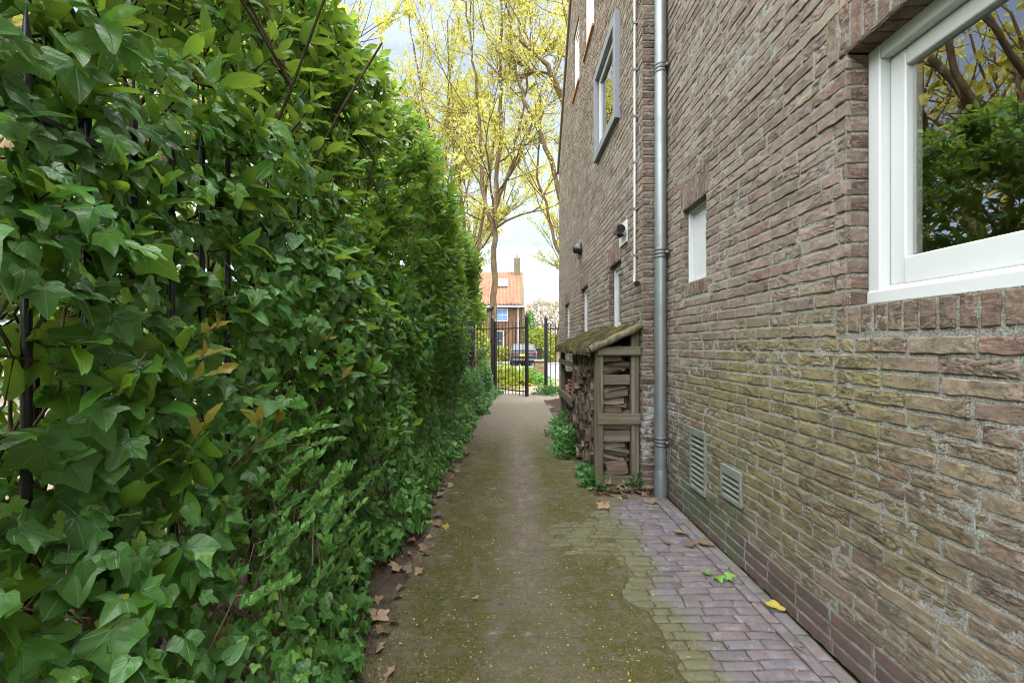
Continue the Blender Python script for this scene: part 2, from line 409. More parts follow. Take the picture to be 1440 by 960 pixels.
MT = dict(
    brick=m_brick(), mortar=m_mortar(), paver=m_paver(), path=m_path(), soil=m_soil(),
    sand=m_soil('sandy_ground', ((.10, .08, .055), (.18, .148, .108), (.28, .24, .18)), .7, .01),
    lawn=m_soil('rough_lawn', ((.05, .06, .02), (.10, .11, .04), (.20, .18, .10)), .5, .03),
    road=m_soil('worn_asphalt', ((.10, .10, .10), (.145, .145, .15), (.19, .19, .195)), .5, .004),
    tread=m_soil('pale_slabs', ((.18, .175, .17), (.23, .225, .215), (.28, .275, .265)), .4, .003),
    ivy=m_leaf('ivy_leaf', [(.048, .15, .034), (.062, .185, .038), (.080, .235, .042), (.066, .20, .05), (.13, .30, .042), (.18, .36, .045)], .33, .32, (.22, .45, .06), 'ivy', .55),
    laurel=m_leaf('laurel_leaf', [(.036, .13, .022), (.05, .18, .026), (.068, .225, .028), (.075, .25, .026), (.115, .31, .03), (.17, .39, .04)], .3, .5, (.40, .68, .06), 'laurel', .5, (.15, .30, .06)),
    bronze=m_leaf('young_leaf', [(.15, .20, .03), (.22, .20, .03), (.20, .13, .03), (.13, .23, .03)], .35, .35, (.5, .4, .08), 'laurel', .45, (.3, .3, .08)),
    privet=m_leaf('privet_leaf', [(.05, .17, .04), (.075, .23, .05), (.11, .28, .06), (.13, .31, .06)], .42, .3, (.3, .5, .1), 'laurel', .4, (.2, .36, .14)),
    herb=m_leaf('herb_leaf', [(.03, .11, .035), (.05, .16, .045), (.07, .2, .06), (.09, .24, .07)], .5, .25, (.3, .5, .1)),
    spring=m_leaf('spring_leaf', [(.22, .26, .05), (.31, .325, .06), (.39, .37, .075), (.43, .39, .10), (.27, .33, .07)], .5, .5, (.33, .33, .1)),
    blossom=m_leaf('blossom', [(.20, .15, .10), (.26, .20, .15), (.14, .16, .05), (.28, .21, .17)], .6, .4, (.4, .35, .3)),
    lime=m_leaf('lime_leaf', [(.08, .15, .010), (.15, .20, .012), (.21, .23, .015), (.07, .16, .015)], .5, .4, (.35, .4, .05)),
    dryleaf=m_leaf('dry_leaf', [(.07, .05, .034), (.12, .085, .053), (.19, .14, .093), (.30, .235, .16), (.15, .10, .062)], .75, .1, (.3, .2, .1), 'ivy', .2, (.2, .13, .08)),
    yellow=m_leaf('yellow_leaf', [(.35, .33, .06), (.40, .30, .05), (.28, .33, .07)], .6, .15, (.35, .3, .1), 'ivy', .3, (.45, .42, .15)),
    bark=m_bark('bark', (.028, .02, .013), (.065, .048, .03), (.12, .095, .055)),
    sunbark=m_bark('tree_bark', (.05, .036, .02), (.11, .08, .045), (.19, .15, .075)),
    vine=m_bark('vine_bark', (.09, .065, .04), (.17, .13, .09), (.26, .21, .155)),
    wood=m_wood('weathered_wood', (.06, .05, .037), (.13, .112, .083), (.22, .195, .15), 2, .4),
    woodx=m_wood('weathered_board', (.06, .05, .037), (.135, .116, .087), (.23, .205, .16), 0, .45),
    white=m_plain('white_paint', (.50, .53, .53), .38, var=.10, sc_=5, b=.25),
    panelw=m_plain('white_panel', (.55, .55, .53), .5, var=.06, sc_=3),
    grey=m_plain('blue_grey_paint', (.17, .185, .215), .45, var=.2),
    zinc=m_plain('zinc_pipe', (.22, .25, .255), .42, .5, .6, 3.),
    zincd=m_plain('dark_zinc', (.12, .13, .135), .5, .5, .4, 30),
    pvc=m_plain('pale_conduit', (.42, .42, .41), .5, 0, .2),
    black=m_plain('black_metal', (.012, .012, .014), .35, .0, .3, 20),
    blackp=m_plain('black_plastic', (.012, .012, .013), .3, 0, .1),
    grille=m_plain('grille_metal', (.17, .19, .16), .7, 0, .6, 9),
    terra=m_plain('terracotta', (.40, .15, .08), .8, 0, .4, 20, b=.5),
    glass=m_glass('window_glass', .26, (.85, .87, .84)), glassd=m_glass('small_glass', .25, (.25, .27, .28)),
    glass_sky=m_plain('painted_sky_glass', (.14, .26, .5), .12, 0, .3, 1.), moss=m_moss(), tiles=m_tiles(),  # far house panes: reflected blue sky painted as their colour
    hbrick=m_housebrick('brown_house_brick', (.13, .056, .03), (.18, .088, .047), (.16, .13, .10)),
    pbrick=m_housebrick('pillar_brick', (.22, .10, .06), (.28, .15, .10), (.3, .27, .24)),
    gable=m_plain('dark_gable', (.10, .085, .05), .9, 0, .4, 3),
    dark=m_plain('dark_room', (.03, .026, .022), .9, 0, .2), wall_in=m_plain('room_wall', (.20, .16, .11), .9, 0, .15),
    ochre=m_plain('ochre_wood', (.50, .26, .06), .4, 0, .35, 6), greyroof=m_plain('grey_roof', (.30, .31, .33), .8),
    car=m_plain('dark_car_paint', (.02, .021, .025), .16, 0, .05), carglass=m_plain('car_glass', (.05, .06, .07), .06, 0, .05),
    red=m_plain('tail_light', (.16, .015, .015), .25), plate=m_plain('yellow_plate', (.75, .55, .04), .5, var=.05), tyre=m_plain('tyre', (.02, .02, .02), .9),
    chrome=m_plain('silver_trim', (.5, .5, .5), .3, .8),
)
# ------------------------------------------------------------------ brickwork
CO, PITCH, JT = .0625, .222, .0115

def layout(u0, u1, z0, z1, openings, rng, plinth=3, limit=None):
    """running bond with some headers, cut back at openings (a, b, za, zb)"""
    out = []
    for r in range(int(round(z0 / CO)), int(math.ceil(z1 / CO))):
        va, vb = r * CO + JT / 2, (r + 1) * CO - JT / 2
        vm = (va + vb) / 2
        lo, hi = u0, u1
        if limit:
            lo, hi = limit(vm, lo, hi)
            if hi - lo < .05: continue
        u = u0 - (PITCH / 2 if r % 2 else 0) - rng.rand() * .02
        while u < hi:
            L = PITCH * (1 + rng.uniform(-.025, .025))
            if rng.rand() < .07: L = PITCH / 2
            a, b = max(u, lo) + JT / 2, min(u + L, hi) - JT / 2
            segs = [(a, b)]
            for (oa, ob, za, zb) in openings:
                if za < vm < zb:
                    ns = []
                    for (p, q) in segs:
                        if q <= oa or p >= ob: ns.append((p, q))
                        else:
                            if p < oa: ns.append((p, oa))
                            if q > ob: ns.append((ob, q))
                    segs = ns
            for (p, q) in segs:
                if q - p > .03: out.append((p, q, va, vb, 1. if r < plinth else 0.))
            u += L
    return out

def stand(u0, u1, z0, z1, kind=2., w=.062):
    """soldier or rowlock bricks side by side"""
    n = max(1, int(round((u1 - u0) / w))); w = (u1 - u0) / n
    return [(u0 + i * w + JT / 2, u0 + (i + 1) * w - JT / 2, z0 + JT / 2, z1 - JT / 2, kind) for i in range(n)]

class Wall:
    def __init__(s): s.V = []; s.F = []; s.r = []; s.k = []; s.m = []; s.n = 0
    def bricks(s, B, res, mp, flip, rng, amp=1.):
        if not len(B): return
        B = np.array(B, float); N = len(B)
        tall = (B[:, 3] - B[:, 2]) > (B[:, 1] - B[:, 0]) * 1.1
        for sel, tl in ((~tall, False), (tall, True)):
            b = B[sel]
            if not len(b): continue
            Lm, Sm = (.21, .052)
            na, nb = max(3, int(Lm / res)), max(3, int(Sm / res))
            def par(n, L):
                e = min(.2, .0035 / L); q = np.concatenate([[0, 0, e], np.linspace(0, 1, n + 1)[1:-1], [1 - e, 1, 1]])
                return np.sort(q)
            pa, pb = par(na, Lm), par(nb, Sm)
            if tl: pa, pb = pb, pa
            n, A, C = len(b), len(pa), len(pb)
            du, dv = (b[:, 1] - b[:, 0]), (b[:, 3] - b[:, 2])
            u = b[:, 0][:, None, None] + du[:, None, None] * pa[None, :, None] + np.zeros((1, 1, C))
            v = b[:, 2][:, None, None] + dv[:, None, None] * pb[None, None, :] + np.zeros((1, A, 1))
            rnd = rng.rand(n)
            o1, o2 = rnd[:, None, None] * 313., rng.rand(n)[:, None, None] * 177.
            smooth = np.where(b[:, 4] == 1., .3, 1.)[:, None, None] * amp
            edge = np.minimum(np.minimum(u - b[:, 0][:, None, None], b[:, 1][:, None, None] - u),
                              np.minimum(v - b[:, 2][:, None, None], b[:, 3][:, None, None] - v))
            # wavy outline
            u2 = u + (vn(u * 28 + o1, v * 28, 0, 3) - .5) * .0055 * smooth
            v2 = v + (vn(u * 22 + o2, v * 30, 5, 4) - .5) * .0065 * smooth
            # folds of hand-moulded clay: stretched along the brick, tilted a little per brick
            sl = (rng.rand(n)[:, None, None] - .5) * .9
            uu, vv = (u, v) if not tl else (v, u)
            vv = vv + uu * sl * .5
            w = vn(uu * 22 + o1, vv * 40, 1, 5)
            f1 = 1 - np.abs(2 * vn(uu * 14 + o2 + w * .7, vv * 62 + w * 1.1 + o1, 2, 6) - 1)
            f2 = 1 - np.abs(2 * vn(uu * 45 + o1, vv * 110 + w * 2 + o2, 3, 7) - 1)
            a = (rng.rand(n) ** 1.6)[:, None, None] * smooth
            h = a * (-.0050 * sst(.76, .99, f1) - .0034 * sst(.70, .98, f2)) + (fbm(uu * 60 + o2, vv * 60 + o1, 0, 9, 3) - .5) * .004 * smooth
            h = h + (vn(u * 9 + o1, v * 9, 0, 8) - .5) * .004 * smooth
            h = h + (rng.rand(n) - .5)[:, None, None] * .0035 * smooth
            h = h + (rng.rand(n) - .5)[:, None, None] * (u - u.mean((1, 2), keepdims=True)) * .018 * smooth
            rr = .0042
            h = h - .0035 * (1 - np.clip(edge / rr, 0, 1)) ** 2
            ring = np.zeros((A, C), bool); ring[0] = ring[-1] = True; ring[:, 0] = ring[:, -1] = True
            h = np.where(ring[None], -.02, h)
            P = mp(u2, v2, h).reshape(-1, 3)
            i = np.arange(A - 1)[:, None] * C; j = np.arange(C - 1)[None, :]
            q = np.stack([i + j, i + C + j, i + C + j + 1, i + j + 1], -1).reshape(-1, 4)
            if flip: q = q[:, ::-1]
            F = (np.arange(n)[:, None, None] * (A * C) + q[None]).reshape(-1, 4)
            s.V.append(P); s.F.append(F + s.n); s.n += len(P)
            s.r.append(np.repeat(rnd, A * C)); s.k.append(np.repeat(b[:, 4], A * C)); s.m.append(np.zeros(len(F), int))
    def mortar(s, us, vs, keep, mp, flip, amp=1., lev=-.0050):
        U, Vv = np.meshgrid(us, vs, indexing='ij')
        h = lev + amp * ((fbm(U * 35, Vv * 35, 0, 21, 3) - .5) * .0095 + (vn(U * 5, Vv * 5, 0, 22) - .5) * .004)
        P = mp(U, Vv, h).reshape(-1, 3); C = len(vs)
        i, j = np.meshgrid(np.arange(len(us) - 1), np.arange(C - 1), indexing='ij')
        um, vm = (us[i] + us[i + 1]) / 2, (vs[j] + vs[j + 1]) / 2
        kp = keep(um, vm).ravel()
        i, j = i.ravel()[kp], j.ravel()[kp]
        q = np.stack([i * C + j, (i + 1) * C + j, (i + 1) * C + j + 1, i * C + j + 1], -1)
        if flip: q = q[:, ::-1]
        s.V.append(P); s.F.append(q + s.n); s.n += len(P)
        s.r.append(np.zeros(len(P))); s.k.append(np.zeros(len(P))); s.m.append(np.ones(len(q), int))
    def quad(s, pts, mat=1):
        s.V.append(np.array(pts, float)); s.F.append(np.array([[0, 1, 2, 3]]) + s.n); s.n += 4
        s.r.append(np.full(4, .6)); s.k.append(np.full(4, 2.)); s.m.append(np.array([mat]))
    def build(s, name, parent, attrs_extra=None):
        return mk(name, np.concatenate(s.V), [np.concatenate(s.F)], [MT['brick'], MT['mortar']], parent,
                  {'brnd': np.concatenate(s.r), 'bkind': np.concatenate(s.k)}, True, np.concatenate(s.m))

def cuts(a, b, step, pts):
    """grid coordinates that pass exactly through the opening edges"""
    e = sorted({a, b, *[p for p in pts if a < p < b]}); o = [a]
    for p, q in zip(e[:-1], e[1:]):
        st = step((p + q) / 2) if callable(step) else step
        n = max(1, int(math.ceil((q - p) / st))); o += list(np.linspace(p, q, n + 1)[1:])
    return np.array(o)

house = thing('brick_house', 'tall hand-moulded brown brick house lining the right side of the path', 'house', (2, 4, 0))
HREL = np.array((2, 4, 0.))
def HV(o):        # children of the house keep their world place
    o.location = -HREL
    return o
rg = np.random.RandomState(11)

# near wall (faces -X); u = y
BW = (-.40, 1.75, 1.4375, 2.4375)          # big window: y0 y1 z0 z1
SWN = (3.0, 3.40, 1.75, 2.3125)            # small white panel window
GR1, GR2 = (2.99, 3.24, .25, .6875), (2.53, 2.77, .345, .545)
mpN = lambda u, v, h: np.stack([XN - h, u, v], -1)
W = Wall()
LINT = [(BW[0], BW[1] + .11, BW[3], BW[3] + .21), (SWN[0] - .05, SWN[1] + .05, SWN[3], SWN[3] + .21)]
SILL = [(BW[0], BW[1] + .06, BW[2] - .11, BW[2]), (SWN[0] - .03, SWN[1] + .03, SWN[2] - .11, SWN[2])]
GRO = [(GR1[0], GR1[1], GR1[2], GR1[3]), (GR2[0], GR2[1], GR2[2] + .02, GR2[3])]
ops = [BW, SWN] + LINT + SILL + GRO
lay = layout(-4.5, YC, 0, 6.0, ops, rg)
lay = [b for b in lay] 
def near_res(b):
    y, z = (b[0] + b[1]) / 2, (b[2] + b[3]) / 2
    if y < .75: return .03
    if z > 1.5 + y * .95: return .03
    return .0042 if y < 2.3 else .0065
for rs in (.0042, .0065, .03):
    W.bricks([b for b in lay if near_res(b) == rs], rs, mpN, True, rg)
for (a, b, c, d) in LINT: W.bricks(stand(a, b, c, d, 2.), .006, mpN, True, rg)
for (a, b, c, d) in SILL: W.bricks(stand(a, b, c, d, 2.), .006, mpN, True, rg, .8)
holes = [BW, SWN] + GRO
keepN = lambda u, v: ~np.any([(u > a) & (u < b) & (v > c) & (v < d) for a, b, c, d in holes], axis=0)
W.mortar(cuts(.7, YC, lambda m: .0075, [q for h in holes for q in h[:2]]), cuts(0, 4.4, .0075, [q for h in holes for q in h[2:]]), keepN, mpN, True)
W.mortar(cuts(-4.5, .7, .05, [BW[0]]), cuts(0, 4.4, .05, [BW[2], BW[3]]), keepN, mpN, True, .3, -.012)
W.mortar(np.array([-4.5, YC]), np.array([4.4, 6.0]), lambda u, v: u > -99, mpN, True, 0, -.010)
# window reveals: far jamb of headers, soffit, sill bed
mpR = lambda yy: (lambda u, v, h: np.stack([u, yy - h, v], -1))
rows = lambda z0, z1, x0, x1: [(x0, x1, r * CO + JT / 2, (r + 1) * CO - JT / 2, 2.) for r in range(int(round(z0 / CO)), int(round(z1 / CO)))]
W.bricks(rows(BW[2], BW[3], XN + .002, XN + .10), .006, mpR(BW[1] + .001), False, rg, .6)
W.mortar(cuts(XN, XN + .12, .01, []), cuts(BW[2], BW[3], .01, []), lambda u, v: u > 0, mpR(BW[1] + .001), False, .5)
W.bricks(rows(SWN[2], SWN[3], XN + .002, XN + .06), .008, mpR(SWN[1] + .001), False, rg, .6)
W.mortar(cuts(XN, XN + .08, .02, []), cuts(SWN[2], SWN[3], .02, []), lambda u, v: u > 0, mpR(SWN[1] + .001), False, .5)
for (a, b, c, d), dp in ((BW, .13), (SWN, .09)):
    mpS = lambda u, v, h: np.stack([v, u, d - .004 + .003 + h * -1 + .001], -1)
    W.bricks([(p, q, XN + .001, XN + dp - .01, 2.) for p, q, *_ in stand(a, b, 0, 1)], .008, lambda u, v, h: np.stack([v, u, d - .002 - h], -1), False, rg, .5)
    W.quad([(XN - .0, a, d + .006), (XN - .0, b, d + .006), (XN + dp, b, d + .006), (XN + dp, a, d + .006)])
    W.quad([(XN + .006, a, c - .004), (XN + .006, b, c - .004), (XN + dp, b, c - .004), (XN + dp, a, c - .004)])
    W.quad([(XN + .012, a, c), (XN + .012, a, d), (XN + dp, a, d), (XN + dp, a, c)])
# pier end facing the camera at y = YC; u = x
mpP = lambda u, v, h: np.stack([u, YC - h, v], -1)
lp = []
for r in range(0, 96):
    va, vb = r * CO + JT / 2, (r + 1) * CO - JT / 2
    k = 1. if r < 3 else 0.
    if r % 2: lp.append((XF + .003, XN + .01, va, vb, 2. if k == 0 else k))
    else: lp += [(XF + .003, XF + .105, va, vb, 2. if k == 0 else k), (XF + .116, XN + .01, va, vb, 2. if k == 0 else k)]
W.bricks(lp, .009, mpP, False, rg)
W.mortar(cuts(XF + .006, XN + .02, .01, []), cuts(0, 6., .015, []), lambda u, v: u > 0, mpP, False, .8)
HV(W.build('wall', house))

# far wall with the gable (faces -X)
ZE, YM = 5.36, 6.75
SL = 1.11
YA = 2 * YM - YE
gz = lambda y: ZE + SL * np.minimum(y - YA, YE - y)
mpF = lambda u, v, h: np.stack([XF - h, u, v], -1)
WA = (4.58, 5.13, 1.4375, 2.1875); WB = (6.52, 7.15, 1.4375, 2.1875); WC = (8.5, 9.2, 1.4375, 2.125)
WG = (4.70, 5.75, 3.75, 4.75); WD = (6.05, 6.78, 5.6875, 7.0); WE = (7.30, 7.96, 5.6875, 6.8125)
FO = [WA, WB, WC, WG, WD, WE]
FL = [(a - .05, b + .05, d, d + .2) for a, b, c, d in (WA, WB, WC)]
FS = [(a - .03, b + .03, c - .1, c) for a, b, c, d in (WA, WB, WC)]
W2 = Wall()
def glim(z, lo, hi):
    if z <= ZE: return lo, hi
    d = (z - ZE) / SL
    return max(lo, YA + d), min(hi, YE - d)
lay = layout(YC, YE, 0, 9.2, FO + FL + FS, rg, 3, glim)
W2.bricks(lay, .013, mpF, True, rg, 1.15)
for (a, b, c, d) in FL + FS: W2.bricks(stand(a, b, c, d, 2.), .012, mpF, True, rg)
kF = lambda u, v: ~np.any([(u > a) & (u < b) & (v > c) & (v < d) for a, b, c, d in FO], axis=0) & (v < gz(u) + .02)
W2.mortar(cuts(YC, YE, .03, [q for h in FO for q in h[:2]]), cuts(0, 9.2, .03, [q for h in FO for q in h[2:]]), kF, mpF, True, .8)
for (a, b, c, d) in FO:
    W2.bricks(rows(c, d, XF + .002, XF + .10), .012, mpR(b + .001), False, rg, .6)
    W2.quad([(XF + .006, b + .008, c), (XF + .006, b + .008, d), (XF + .12, b + .008, d), (XF + .12, b + .008, c)])
    W2.quad([(XF + .012, a, c), (XF + .012, a, d), (XF + .12, a, d), (XF + .12, a, c)])
    for zz in (c - .003, d + .003): W2.quad([(XF + .008, a, zz), (XF + .008, b, zz), (XF + .12, b, zz), (XF + .12, a, zz)], 0)
o = HV(W2.build('wall', house)); tag(o, 'far gable part of the brick wall standing one brick forward')
# the rest of the house body: end wall, back, roofs
mb = MB()
mb.box(XF + .02, 9, YE - .25, YE - .012, 0, ZE)
mb.box(8.8, 9, -4.5, YE - .26, 0, ZE)
mb.box(XN + .03, 8.79, -4.5, -4.3, 0, 6)
HV(mb.build('back_wall', MT['hbrick'], house))
mb = MB()
pt = [(YE + .10, ZE - .06), (YM, ZE + SL * (YE - YM) + .06), (YA - .1, ZE - .06), (YA - .1, ZE + .12), (YM, ZE + SL * (YE - YM) + .26), (YE + .10, ZE + .12)]
mb.hexa([(x, y, z) for x in (XF - .035, 9.2) for y, z in (pt[0], pt[5], pt[1], pt[4])])
mb.hexa([(x, y, z) for x in (XF - .035, 9.2) for y, z in (pt[2], pt[3], pt[1], pt[4])])
mb.hexa([(XN - .25, -4.7, 6.0), (XN - .25, -4.7, 6.15), (XN - .25, YA - .12, 6.0), (XN - .25, YA - .12, 6.15), (5.1, -4.7, 8.8), (5.1, -4.7, 8.95), (5.1, YA - .12, 8.8), (5.1, YA - .12, 8.95)])
mb.hexa([(9.4, -4.7, 6.0), (9.4, -4.7, 6.15), (9.4, YA - .12, 6.0), (9.4, YA - .12, 6.15), (5.1, -4.7, 8.8), (5.1, -4.7, 8.95), (5.1, YA - .12, 8.8), (5.1, YA - .12, 8.95)])
HV(mb.build('roof', MT['gable'], house))

def window(yz, x, fw, white, glass, name='window', frame_d=.06, sash=.05, parent=house, lab=None):
    """frame and sash round a pane, set back in the wall"""
    a, b, c, d = yz; mb = MB()
    def ring(a, b, c, d, w, x0, x1):
        mb.box(x0, x1, a, a + w, c, d); mb.box(x0, x1, b - w, b, c, d)
        mb.box(x0, x1, a + w, b - w, c, c + w); mb.box(x0, x1, a + w, b - w, d - w, d)
    ring(a, b, c, d, fw, x, x + frame_d)
    ring(a + fw + .003, b - fw - .003, c + fw + .003, d - fw - .003, sash, x + .015, x + frame_d - .006)
    w = mb.build(name, white, parent, bevel=.003)
    HV(w)
    if lab: tag(w, lab)
    e = fw + sash - .004
    g = MB().box(x + .03, x + .036, a + e, b - e, c + e, d - e).build('pane', glass, w)
    return w
# big white window in the foreground
a, b, c, d = BW; c += .05
XW = 1.4226
mb = MB()
mb.box(XW, XW + .10, b - .058, b - .001, c, d); mb.box(XW, XW + .10, a, a + .058, c, d)
mb.box(XW, XW + .10, a + .058, b - .058, d - .058, d)
mb.hexa([(XW - .006, a, c - .05), (XW - .006, a, c + .004), (XW - .006, b - .001, c - .05), (XW - .006, b - .001, c + .004), (XW + .11, a, c - .05), (XW + .11, a, c + .055), (XW + .11, b - .001, c - .05), (XW + .11, b - .001, c + .055)])
bw = HV(mb.build('window', MT['white'], house, bevel=.006, seg=3)); tag(bw, 'large white painted window close to the viewer')
mb = MB(); s0, s1 = XW + .036, XW + .085
mb.box(s0, s1, b - .128, b - .0615, c + .022, d - .061); mb.box(s0, s1, a + .0615, a + .128, c + .022, d - .061)
mb.box(s0, s1, a + .128, b - .128, d - .125, d - .061); mb.box(s0 - .008, s1, a + .128, b - .128, c + .018, c + .12)
mb.build('frame', MT['white'], bw, bevel=.007, seg=3)
MB().box(XW + .058, XW + .063, a + .12, b - .12, c + .12, d - .12).build('pane', MT['glass'], bw)
mb = MB(); mb.box(XW + .0635, XW + .085, b - .142, b - .1285, c + .13, d - .125); mb.build('glazing_bead', MT['pvc'], bw)
# room behind it
mb = MB()
mb.box(4.6, 4.65, -1.5, 3.4, 0, 2.8); mb.box(1.7, 4.6, 3.4, 3.45, 0, 2.8); mb.box(1.7, 4.6, -1.55, -1.5, 0, 2.8)
mb.box(1.6, 4.65, -1.5, 3.4, -.02, .02); mb.box(1.6, 4.65, -1.5, 3.4, 2.8, 2.85)
HV(mb.build('room', MT['wall_in'], house))
cb = thing('cupboard', 'pale cupboard with an ochre top seen dimly through the big window', 'cupboard', (3.2, 2.4, 0))
mb = MB(); mb.box(2.3, 4.5, 2.75, 3.3, .02, 2.08); mb.box(3.6, 4.5, 1.0, 2.74, .02, 2.08); mb.build('body', MT['wall_in'], cb, rel=(3.2, 2.4, 0), bevel=.01)
mb = MB(); mb.box(2.2, 4.55, 2.65, 3.3, 2.09, 2.2); mb.box(3.5, 4.55, .9, 2.64, 2.09, 2.2); mb.build('top', MT['ochre'], cb, rel=(3.2, 2.4, 0), bevel=.01)

# small windows
o = window(SWN, XN + .045, .02, MT['white'], MT['white'], frame_d=.036, sash=.012, lab='small window filled with a plain white panel beside the downpipe')
for q in (WA, WB, WC):
    window(q, XF + .06, .055, MT['white'], MT['glassd'], sash=.045)
for q in (WD, WE):
    w = window(q, XF + .025, .07, MT['panelw'], MT['panelw'], sash=.08, lab='white attic window with a red brown sill')
    HV(MB().box(XF - .03, XF + .03, q[0] - .03, q[1] + .03, q[2] - .04, q[2] - .003).build('sill', MT['terra'], house))
# projecting grey frame window
a, b, c, d = WG; x0, x1 = XF - .05, XF + .10; t = .10
mb = MB()
mb.box(x0, x1, a - .06, a + t - .06, c - .07, d + .06); mb.box(x0, x1, b - t + .06, b + .06, c - .07, d + .06)
mb.box(x0, x1, a + t - .06, b - t + .06, d + .06 - t, d + .06); mb.box(x0, x1, a + t - .06, b - t + .06, c - .07, c + t - .07)
gw = HV(mb.build('window', MT['grey'], house, bevel=.004)); tag(gw, 'upper window in a thick blue-grey projecting frame')
mb = MB(); f = t - .055
for (p, q, r_, s_) in ((a + f, a + f + .07, c + f, d - f), (b - f - .07, b - f, c + f, d - f), (a + f + .07, b - f - .07, c + f, c + f + .07), (a + f + .07, b - f - .07, d - f - .07, d - f)):
    mb.box(XF + .0, XF + .05, p, q, r_, s_)
mb.build('frame', MT['white'], gw, bevel=.004)
MB().box(XF + .02, XF + .026, a + f + .06, b - f - .06, c + f + .06, d - f - .06).build('pane', MT['glassd'], gw)
# back boxes so windows are dark inside
for q in (WA, WB, WC, WG):
    HV(MB().box(XF + .16, XF + .9, q[0] - .2, q[1] + .2, q[2] - .2, q[3] + .2).build('dark_room', MT['dark'], house))
# downpipe
PX, PY, PR = 1.283, 3.735, .049
mb = MB(); mb.tube([(PX, PY, .05), (PX, PY, 5.9)], PR, 24)
dp = HV(mb.build('downpipe', MT['zinc'], house, True))
mb = MB(); mb.tube([(PX, PY, .0), (PX, PY, .03), (PX, PY, .20), (PX, PY, .235)], [PR + .006, PR + .007, PR + .007, PR + .001], 24)
mb.build('shoe', MT['zinc'], dp, True)
for z in (.47, 2.06, 3.62, 5.2):
    mb = MB()
    for dz in (-.03, 0, .03): mb.tube([(PX, PY, z + dz - .011), (PX, PY, z + dz - .006), (PX, PY, z + dz + .006), (PX, PY, z + dz + .011)], [PR + .001, PR + .005, PR + .005, PR + .001], 24)
    mb.box(PX + PR - .002, XN + .005, PY - .008, PY + .008, z - .008, z + .008); mb.box(PX + .02, PX + .05, PY - PR - .028, PY - PR + .004, z - .012, z + .012)
    mb.build('bracket', MT['zincd'], dp, True)
mb = MB(); mb.box(1.04, 1.30, -4.7, 3.3, 5.86, 5.98); HV(mb.build('gutter', MT['zinc'], house, bevel=.02))
# conduit
cx, cy = XF - .022, 4.0
mb = MB(); mb.tube([(cx, cy, 6.2), (cx, cy, 1.93), (cx - .004, cy - .006, 1.88), (cx - .012, cy - .03, 1.85), (cx - .014, cy - .09, 1.832)], .0115, 10)
cd = HV(mb.build('conduit', MT['pvc'], house, True))
for z in np.arange(2.1, 6.0, .42): MB().box(cx - .016, XF + .004, cy - .016, cy + .016, z - .009, z + .009).build('clip', MT['zinc'], cd)
mb = MB(); mb.tube([(cx - .014, cy - .08, 1.834), (cx - .014, cy - .13, 1.825)], .024, 12); mb.build('cable_gland', MT['blackp'], cd, True)
# ventilation grilles
def grille(yz, n, lab):
    a, b, c, d = yz; mb = MB(); x = XN - .012
    mb.box(x, XN + .03, a, a + .016, c, d); mb.box(x, XN + .03, b - .016, b, c, d)
    mb.box(x, XN + .03, a + .016, b - .016, c, c + .014); mb.box(x, XN + .03, a + .016, b - .016, d - .05, d)
    st = (d - .05 - c - .014) / n
    for i in range(n):
        z = c + .014 + i * st
        mb.hexa([(x + .002, a + .016, z), (x + .002, a + .016, z + .007), (x + .002, b - .016, z), (x + .002, b - .016, z + .007),
                 (XN + .028, a + .016, z + st * .72), (XN + .028, a + .016, z + st * .72 + .007), (XN + .028, b - .016, z + st * .72), (XN + .028, b - .016, z + st * .72 + .007)])
    g = HV(mb.build('vent_grille', MT['grille'], house)); tag(g, lab)
    HV(MB().box(XN + .029, XN + .04, a, b, c, d).build('duct', MT['dark'], house))
grille(GR1, 10, 'tall narrow louvred grille low on the wall')
grille(GR2, 4, 'small square louvred grille with a bird-lime streak')
# two outdoor wall lamps
w1 = thing('wall_lamp', 'black cylinder lamp on a white backplate above the small windows', 'wall lamp', (XF, 4.42, 2.40), 'lamps on the far wall')
rel = (XF, 4.42, 2.40)
MB().box(XF - .012, XF + .004, 4.32, 4.60, 2.30, 2.52).build('backplate', MT['white'], w1, rel=rel, bevel=.003)
mb = MB(); mb.tube([(XF - .0125, 4.45, 2.40), (XF - .05, 4.45, 2.40)], .02, 12); mb.tube([(XF - .075, 4.50, 2.44), (XF - .075, 4.47, 2.44), (XF - .075, 4.28, 2.415)], [.036, .042, .042], 16); mb.tube([(XF - .05, 4.45, 2.37), (XF - .05, 4.45, 2.41)], .024, 10)
mb.build('lamp_head', MT['blackp'], w1, True, rel=rel)
w2 = thing('wall_lamp', 'rounded black bulkhead lamp, farther one on the bare brick', 'wall lamp', (XF, 7.1, 2.80), 'lamps on the far wall')
rel = (XF, 7.1, 2.80)
mb = MB(); mb.tube([(XF + .004, 7.1, 2.83), (XF - .03, 7.1, 2.83), (XF - .07, 7.1, 2.82), (XF - .105, 7.1, 2.80), (XF - .12, 7.1, 2.77)], [.095, .10, .09, .06, .02], 18); mb.build('lamp_head', MT['blackp'], w2, True, rel=rel)
MB().tube([(XF - .05, 7.1, 2.74), (XF - .05, 7.1, 2.67)], [.03, .022], 12).build('sensor', MT['zincd'], w2, True, rel=rel)
# ------------------------------------------------------------------ ground
def sheet(name, xs, ys, hf, mat, kind='structure'):
    X, Y = np.meshgrid(xs, ys, indexing='ij'); C = len(ys)
    Z = hf(X, Y) + np.zeros_like(X)
    i = np.arange(len(xs) - 1)[:, None] * C; j = np.arange(C - 1)[None, :]
    q = np.stack([i + j, i + C + j, i + C + j + 1, i + j + 1], -1).reshape(-1, 4)
    o = mk(name, np.stack([X, Y, Z], -1), [q], mat, None, None, True)
    return tag(o, kind=kind)

